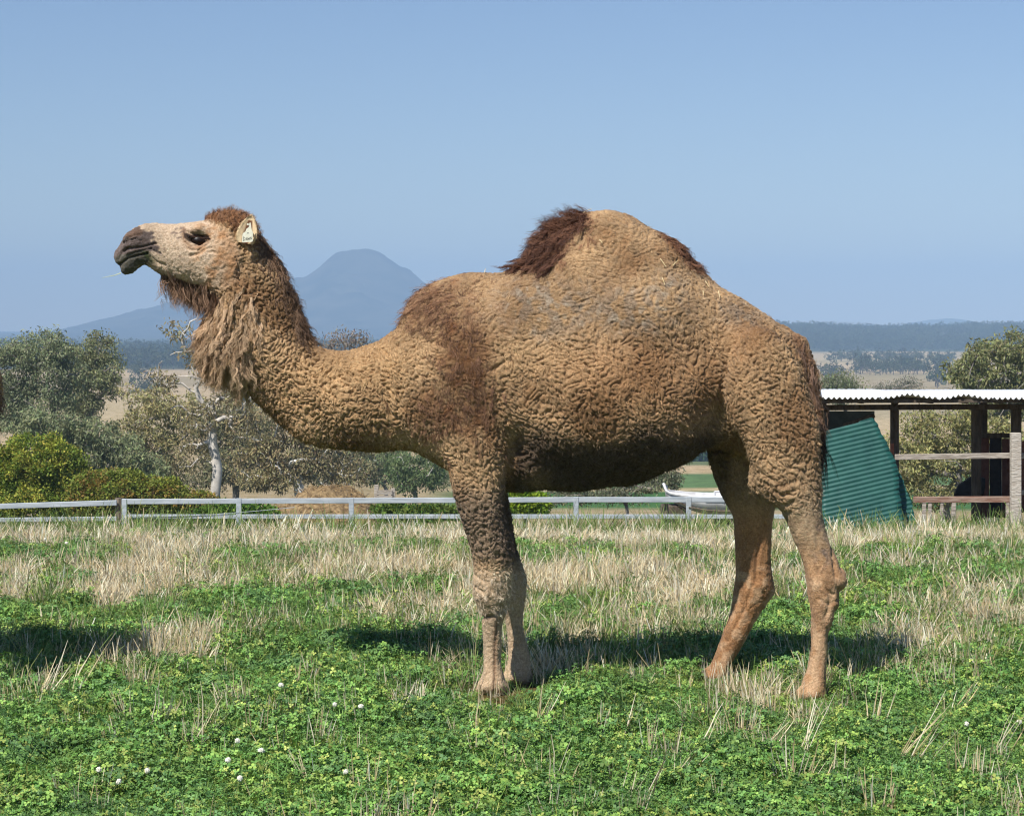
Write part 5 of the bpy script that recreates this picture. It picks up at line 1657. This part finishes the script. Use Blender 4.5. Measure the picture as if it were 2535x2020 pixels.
# dryness of the paddock, drawn from the photograph: 0 lush clover ... 1 dry stubble
def pix(x, y):
    return PW / 2 + x / y * FPX, HOR + (CAMZ - 0.12) / y * FPX
def dryness(x, y):
    px, py = pix(x, y)
    dx, dyy = px * .8505, py * .8505
    base = smooth(1450, 1200, dyy) * .60
    nz = fbm2(x, y * .55, 1.5, 71, 4) * .30 + fbm2(x, y * .5, .45, 75, 3) * .24
    d = base + nz
    def bl(cx, cy, rx, ry): return np.exp(-((dx - cx) / rx) ** 2 - ((dyy - cy) / ry) ** 2)
    d += .5 * bl(300, 1180, 150, 60) + .5 * bl(300, 1290, 120, 50) + .5 * bl(830, 1180, 160, 50) + .45 * bl(1350, 1210, 220, 60) + .5 * bl(2050, 1250, 120, 80) + .65 * bl(1620, 1470, 280, 34) + .5 * bl(1900, 1280, 100, 50)
    d += .45 * bl(60, 1420, 90, 30) + .35 * bl(1100, 1580, 60, 30) + .3 * bl(2050, 1560, 130, 60) + .3 * bl(1560, 1420, 100, 30) + .35 * bl(1180, 1330, 200, 40)
    d -= .8 * bl(90, 1125, 130, 20) + .6 * bl(470, 1130, 60, 15) + .7 * bl(100, 1265, 140, 45) + .6 * bl(660, 1270, 120, 45) + .5 * bl(1260, 1160, 110, 22) + .6 * bl(2110, 1095, 60, 16) + .5 * bl(1960, 1340, 120, 50)
    d += .5 * smooth(1110, 1080, dyy)
    return d

FEET = [np.array(d3(1040, 1450, -.13)), np.array(d3(1090, 1437, .15)), np.array(d3(1505, 1432, .21)), np.array(d3(1705, 1475, -.33))]
def trodden(x, y):
    f = np.ones(len(x))
    for q in FEET:
        u = (x - q[0]) / .17; v = (y - (YM + q[1] - .22)) / .34
        f = np.minimum(f, 1 - .68 * np.exp(-(u * u + v * v) ** 2))
    return f

def plant_points(n, y0, y1, seed, fn):
    r = np.random.default_rng(seed)
    # denser towards the camera so that screen density stays even
    y = 1 / (r.uniform(0, 1, n) * (1 / y0 - 1 / y1) + 1 / y1)
    x = r.uniform(-1, 1, n) * (1.0 + y * .27)
    keep = r.uniform(0, 1, n) < fn(x, y)
    x, y = x[keep], y[keep]
    P = np.stack([x, y, ground_z(x, y)], 1)
    m = len(P)
    rot = np.stack([r.normal(0, .12, m), r.normal(0, .12, m), r.uniform(0, 6.28, m)], 1)
    return P, rot, r

P, rot, r = plant_points(36000, 5.6, 24, 401, lambda x, y: np.clip(1.05 - 1.2 * dryness(x, y), 0.06, 1) * (1 - .55 * smooth(15, 22, y)))
scatter('clover', P, rot, trodden(P[:, 0], P[:, 1]) * r.uniform(.55, 1.15, len(P)) * (.6 + .65 * smooth(-1.2, 1.2, fbm2(P[:, 0], P[:, 1] * .7, .45, 79, 3))), clov, 'lush green clover and lucerne covering the near paddock', 'clover')
P, rot, r = plant_points(26000, 6.0, 26, 402, lambda x, y: np.clip(dryness(x, y) * 1.15 - .22, 0.004, 1) * smooth(7, 10.5, y))
rot[:, :2] *= 2.2
scatter('dry_grass', P, rot, trodden(P[:, 0], P[:, 1]) * r.uniform(.55, 1.25, len(P)) * (1 - .25 * smooth(11, 9, P[:, 1])), straw_k, 'pale dry grass and straw across the paddock', 'grass')
P, rot, r = plant_points(12000, 5.6, 18, 403, lambda x, y: np.clip(dryness(x, y) * .75 + .05, 0.03, 1))
scatter('stubble', P, rot, r.uniform(.6, 1.15, len(P)), stub_k, 'short pale stubble stalks standing among the clover', 'stubble')
P, rot, r = plant_points(15000, 6.5, 26, 404, lambda x, y: np.clip(.45 - np.abs(dryness(x, y) - .45) * .8, 0.02, 1) * smooth(8, 11, y))
rot[:, :2] *= 2
scatter('green_grass', P, rot, trodden(P[:, 0], P[:, 1]) * r.uniform(.6, 1.25, len(P)), green_k, 'thin green grass mixed through the dry paddock', 'grass')
# rank grass and weeds on the slope behind the crest
rs = np.random.default_rng(405)
n = 9000; y = rs.uniform(24, 62, n); x = rs.uniform(-1, 1, n) * (1 + y * .27)
P = np.stack([x, y, ground_z(x, y)], 1)
scatter('slope_grass', P, np.stack([rs.normal(0, .2, n), rs.normal(0, .2, n), rs.uniform(0, 6.28, n)], 1), rs.uniform(1.2, 2.6, n), green_k + straw_k[:3], 'rough grass on the slope below the paddock', 'grass')

# a few stalks one can pick out: leaning bundles of straw in the clover
def ground_at(xd, yd):
    py = yd / .8505; Y = CAMZ * FPX / (py - HOR)
    return np.array([X_(xd / .8505, Y), Y, 0.0])
bundles = [(150, 1470, .3, .5, 7), (330, 1555, .22, .3, 5), (840, 1520, .2, .4, 4), (640, 1600, .18, .2, 4), (1480, 1590, .2, .7, 5), (1900, 1620, .26, .7, 8), (1840, 1560, .2, .2, 6), (2100, 1600, .24, .6, 7), (1180, 1690, .2, .1, 4), (1230, 1440, .14, .1, 6), (1900, 1460, .16, .0, 7), (1780, 1470, .16, .15, 7), (1500, 1460, .15, .1, 7), (2060, 1470, .17, .1, 6), (950, 1400, .16, .3, 5), (85, 1500, .30, .55, 9), (400, 1590, .26, .45, 8), (1130, 1560, .24, .2, 6), (1320, 1560, .20, .5, 4), (1410, 1660, .20, .9, 5), (1600, 1610, .26, .6, 7), (1560, 1480, .17, .1, 8), (1690, 1600, .22, .3, 4), (1340, 1700, .22, .5, 4), (2000, 1520, .2, .5, 6), (1700, 1690, .18, .6, 5), (60, 1405, .16, .2, 7), (1000, 1560, .26, -.1, 2)]
for i, (xd, yd, L, lean, k) in enumerate(bundles):
    r = np.random.default_rng(500 + i)
    b = ground_at(xd, yd)
    roots = r.normal(0, .02, (k, 3)) * np.array([1, 1, 0])
    nn = np.tile(np.array([0, 0, 1.0]), (k, 1))
    dv = unit(np.stack([lean + r.normal(0, .18, k), r.normal(0, .2, k), np.ones(k)], 1))
    v, f_, c_ = strands(roots, nn, dv, 1.15 * L * r.uniform(.6, 1.1, k), .0055, np.array(ST)[r.integers(0, 4, k)], segs=4, curl=.02, grav=.15, lift=.1, seed=600 + i, lock=2, spread=.01, tipw=.5)
    o = link('straw_bundle', mesh_np('straw_bundle', v, f_, c_), M_straw); o.location = b
    tag(o, 'leaning clutch of pale dry straw stalks poking out of the green clover', 'straw', 'straw clutches in the clover')

# white clover flowers
M_pet = simple_mat('clover_flower', lin(222, 216, 196), lin(240, 236, 220), 60, rough=.8, bump_s=.3)
M_stem = simple_mat('flower_stem', lin(110, 130, 70), lin(130, 140, 80), 60, rough=.8, bump_s=0)
def flower_mesh():
    bm = bmesh.new(); bmesh.ops.create_icosphere(bm, subdivisions=3, radius=.011)
    r = np.random.default_rng(9)
    for v in bm.verts:
        v.co *= 1 + .22 * math.sin(v.co.x * 900) * math.sin(v.co.y * 900) + r.uniform(-.08, .08)
        v.co.z *= .85
    me = bpy.data.meshes.new('flower_head'); bm.to_mesh(me); bm.free()
    return me
fh = flower_mesh(); fh.materials.append(M_pet)
fst = MB().tube([(0, 0, -.13), (.004, .002, -.06), (0, 0, 0)], [.0012, .0011, .001], 5).mesh('stem', M_stem)
flowers = [(705, 1483), (760, 1487), (592, 1442), (500, 1559), (550, 1580), (208, 1620), (310, 1622), (250, 1645), (505, 1638), (728, 1625), (2035, 1524), (2146, 1520), (480, 1600), (95, 1135), (140, 1143)]
for i, (xd, yd) in enumerate(flowers):
    r = np.random.default_rng(700 + i)
    py = yd / .8505; hh = .095; Y = (CAMZ - hh) * FPX / (py - HOR)
    f = empty('clover_flower', (X_(xd / .8505, Y), Y, hh)); f.rotation_euler = (r.normal(0, .2), r.normal(0, .2), r.uniform(0, 6))
    q = r.uniform(.75, 1.05); f.scale = (q, q, 1)
    link('flower_head', fh, None, f); link('stem', fst, None, f)
    tag(f, 'round white clover flower on a thin stem in the paddock', 'flower', 'white clover flowers')

# straws caught in the camel's wool
M_st1 = simple_mat('straw_bit', lin(220, 196, 140), lin(236, 216, 170), 60, rough=.7, bump_s=0)
def back_y(xd, yd):
    m = (np.hypot(dx_ - xd, dy_ - yd) < 9) & (CV[:, 1] < 0)
    return float(CV2[m, 1].min()) if m.any() else 0.0
for i, (x0, y0, x1, y1) in enumerate([(1228,448,1246,440),(1394,585,1400,600),(1512,612,1516,628),(1485,592,1492,604),(1262,505,1268,512),(1390,545,1402,562),(1055,590,1050,598),(1020,575,1022,566),(1416,560,1428,548),(1480,612,1482,622)]):
    a, b = np.array(d3(x0, y0, back_y(x0, y0) - .006)), np.array(d3(x1, y1, back_y(x1, y1) - .010))
    if y0 < 460 or y0 > 570 and x0 < 1060: a[1] *= .5; b[1] *= .5
    o = MB().tube([Vector(a - a), Vector((b - a) * .5) + Vector((0, 0, .002)), Vector(b - a)], [.0016, .0016, .001], 5).build('straw', M_st1)
    o.location = Vector(a) + Vector((0, YM, 0))
    tag(o, 'small pale straw caught in the wool of the camel\'s back', 'straw', 'straws caught in the wool')
a, b = Vector(h3(200, 728, -.02)), Vector(h3(45, 768, -.05))
o = MB().tube([Vector((0, 0, 0)), (b - a) * .35 + Vector((0, 0, -.003)), b - a], [.0022, .0016, .0008], 5).build('grass_blade', simple_mat('fresh_blade', lin(206, 214, 160), lin(226, 230, 190), 40, rough=.6, bump_s=0))
o.location = a + Vector((0, YM, 0))
tag(o, 'pale grass blade sticking out of the camel\'s mouth', 'grass')

# ------------------------------------------------------------------ second camel, whose tail reaches into view beside the first
mate = empty('camel', (-3.655, YM - .05, -0.01), 0.0)
tag(mate, 'second camel with dark hanging tail, ahead of the ear-tagged one, almost wholly out of view', 'camel')
for ch in list(camel.children):
    c = ch.copy(); C.objects.link(c); c.parent = mate
    for g in ch.children:
        q = g.copy(); C.objects.link(q); q.parent = c

# ------------------------------------------------------------------ air
hz = bpy.data.materials.new('haze_air'); hz.use_nodes = True
nt = hz.node_tree; nt.nodes.clear()
ho = nt.nodes.new('ShaderNodeOutputMaterial'); pv = nt.nodes.new('ShaderNodeVolumePrincipled')
pv.inputs['Color'].default_value = (0.48, 0.70, 0.96, 1)
pv.inputs['Density'].default_value = 2.5e-4
pv.inputs['Density Attribute'].default_value = ''
pv.inputs['Color Attribute'].default_value = ''
pv.inputs['Temperature Attribute'].default_value = ''
pv.inputs['Anisotropy'].default_value = -0.3
nt.links.new(pv.outputs[0], ho.inputs['Volume'])
m = MB(); m.box((0, 4400, (232 - 40) / 2), (24000, 9400, 272))
haze = m.build('haze', hz)
haze.display_type = 'WIRE'
tag(haze, kind='stuff')
tag(haze, 'pale blue haze in the air over the valley', 'haze')
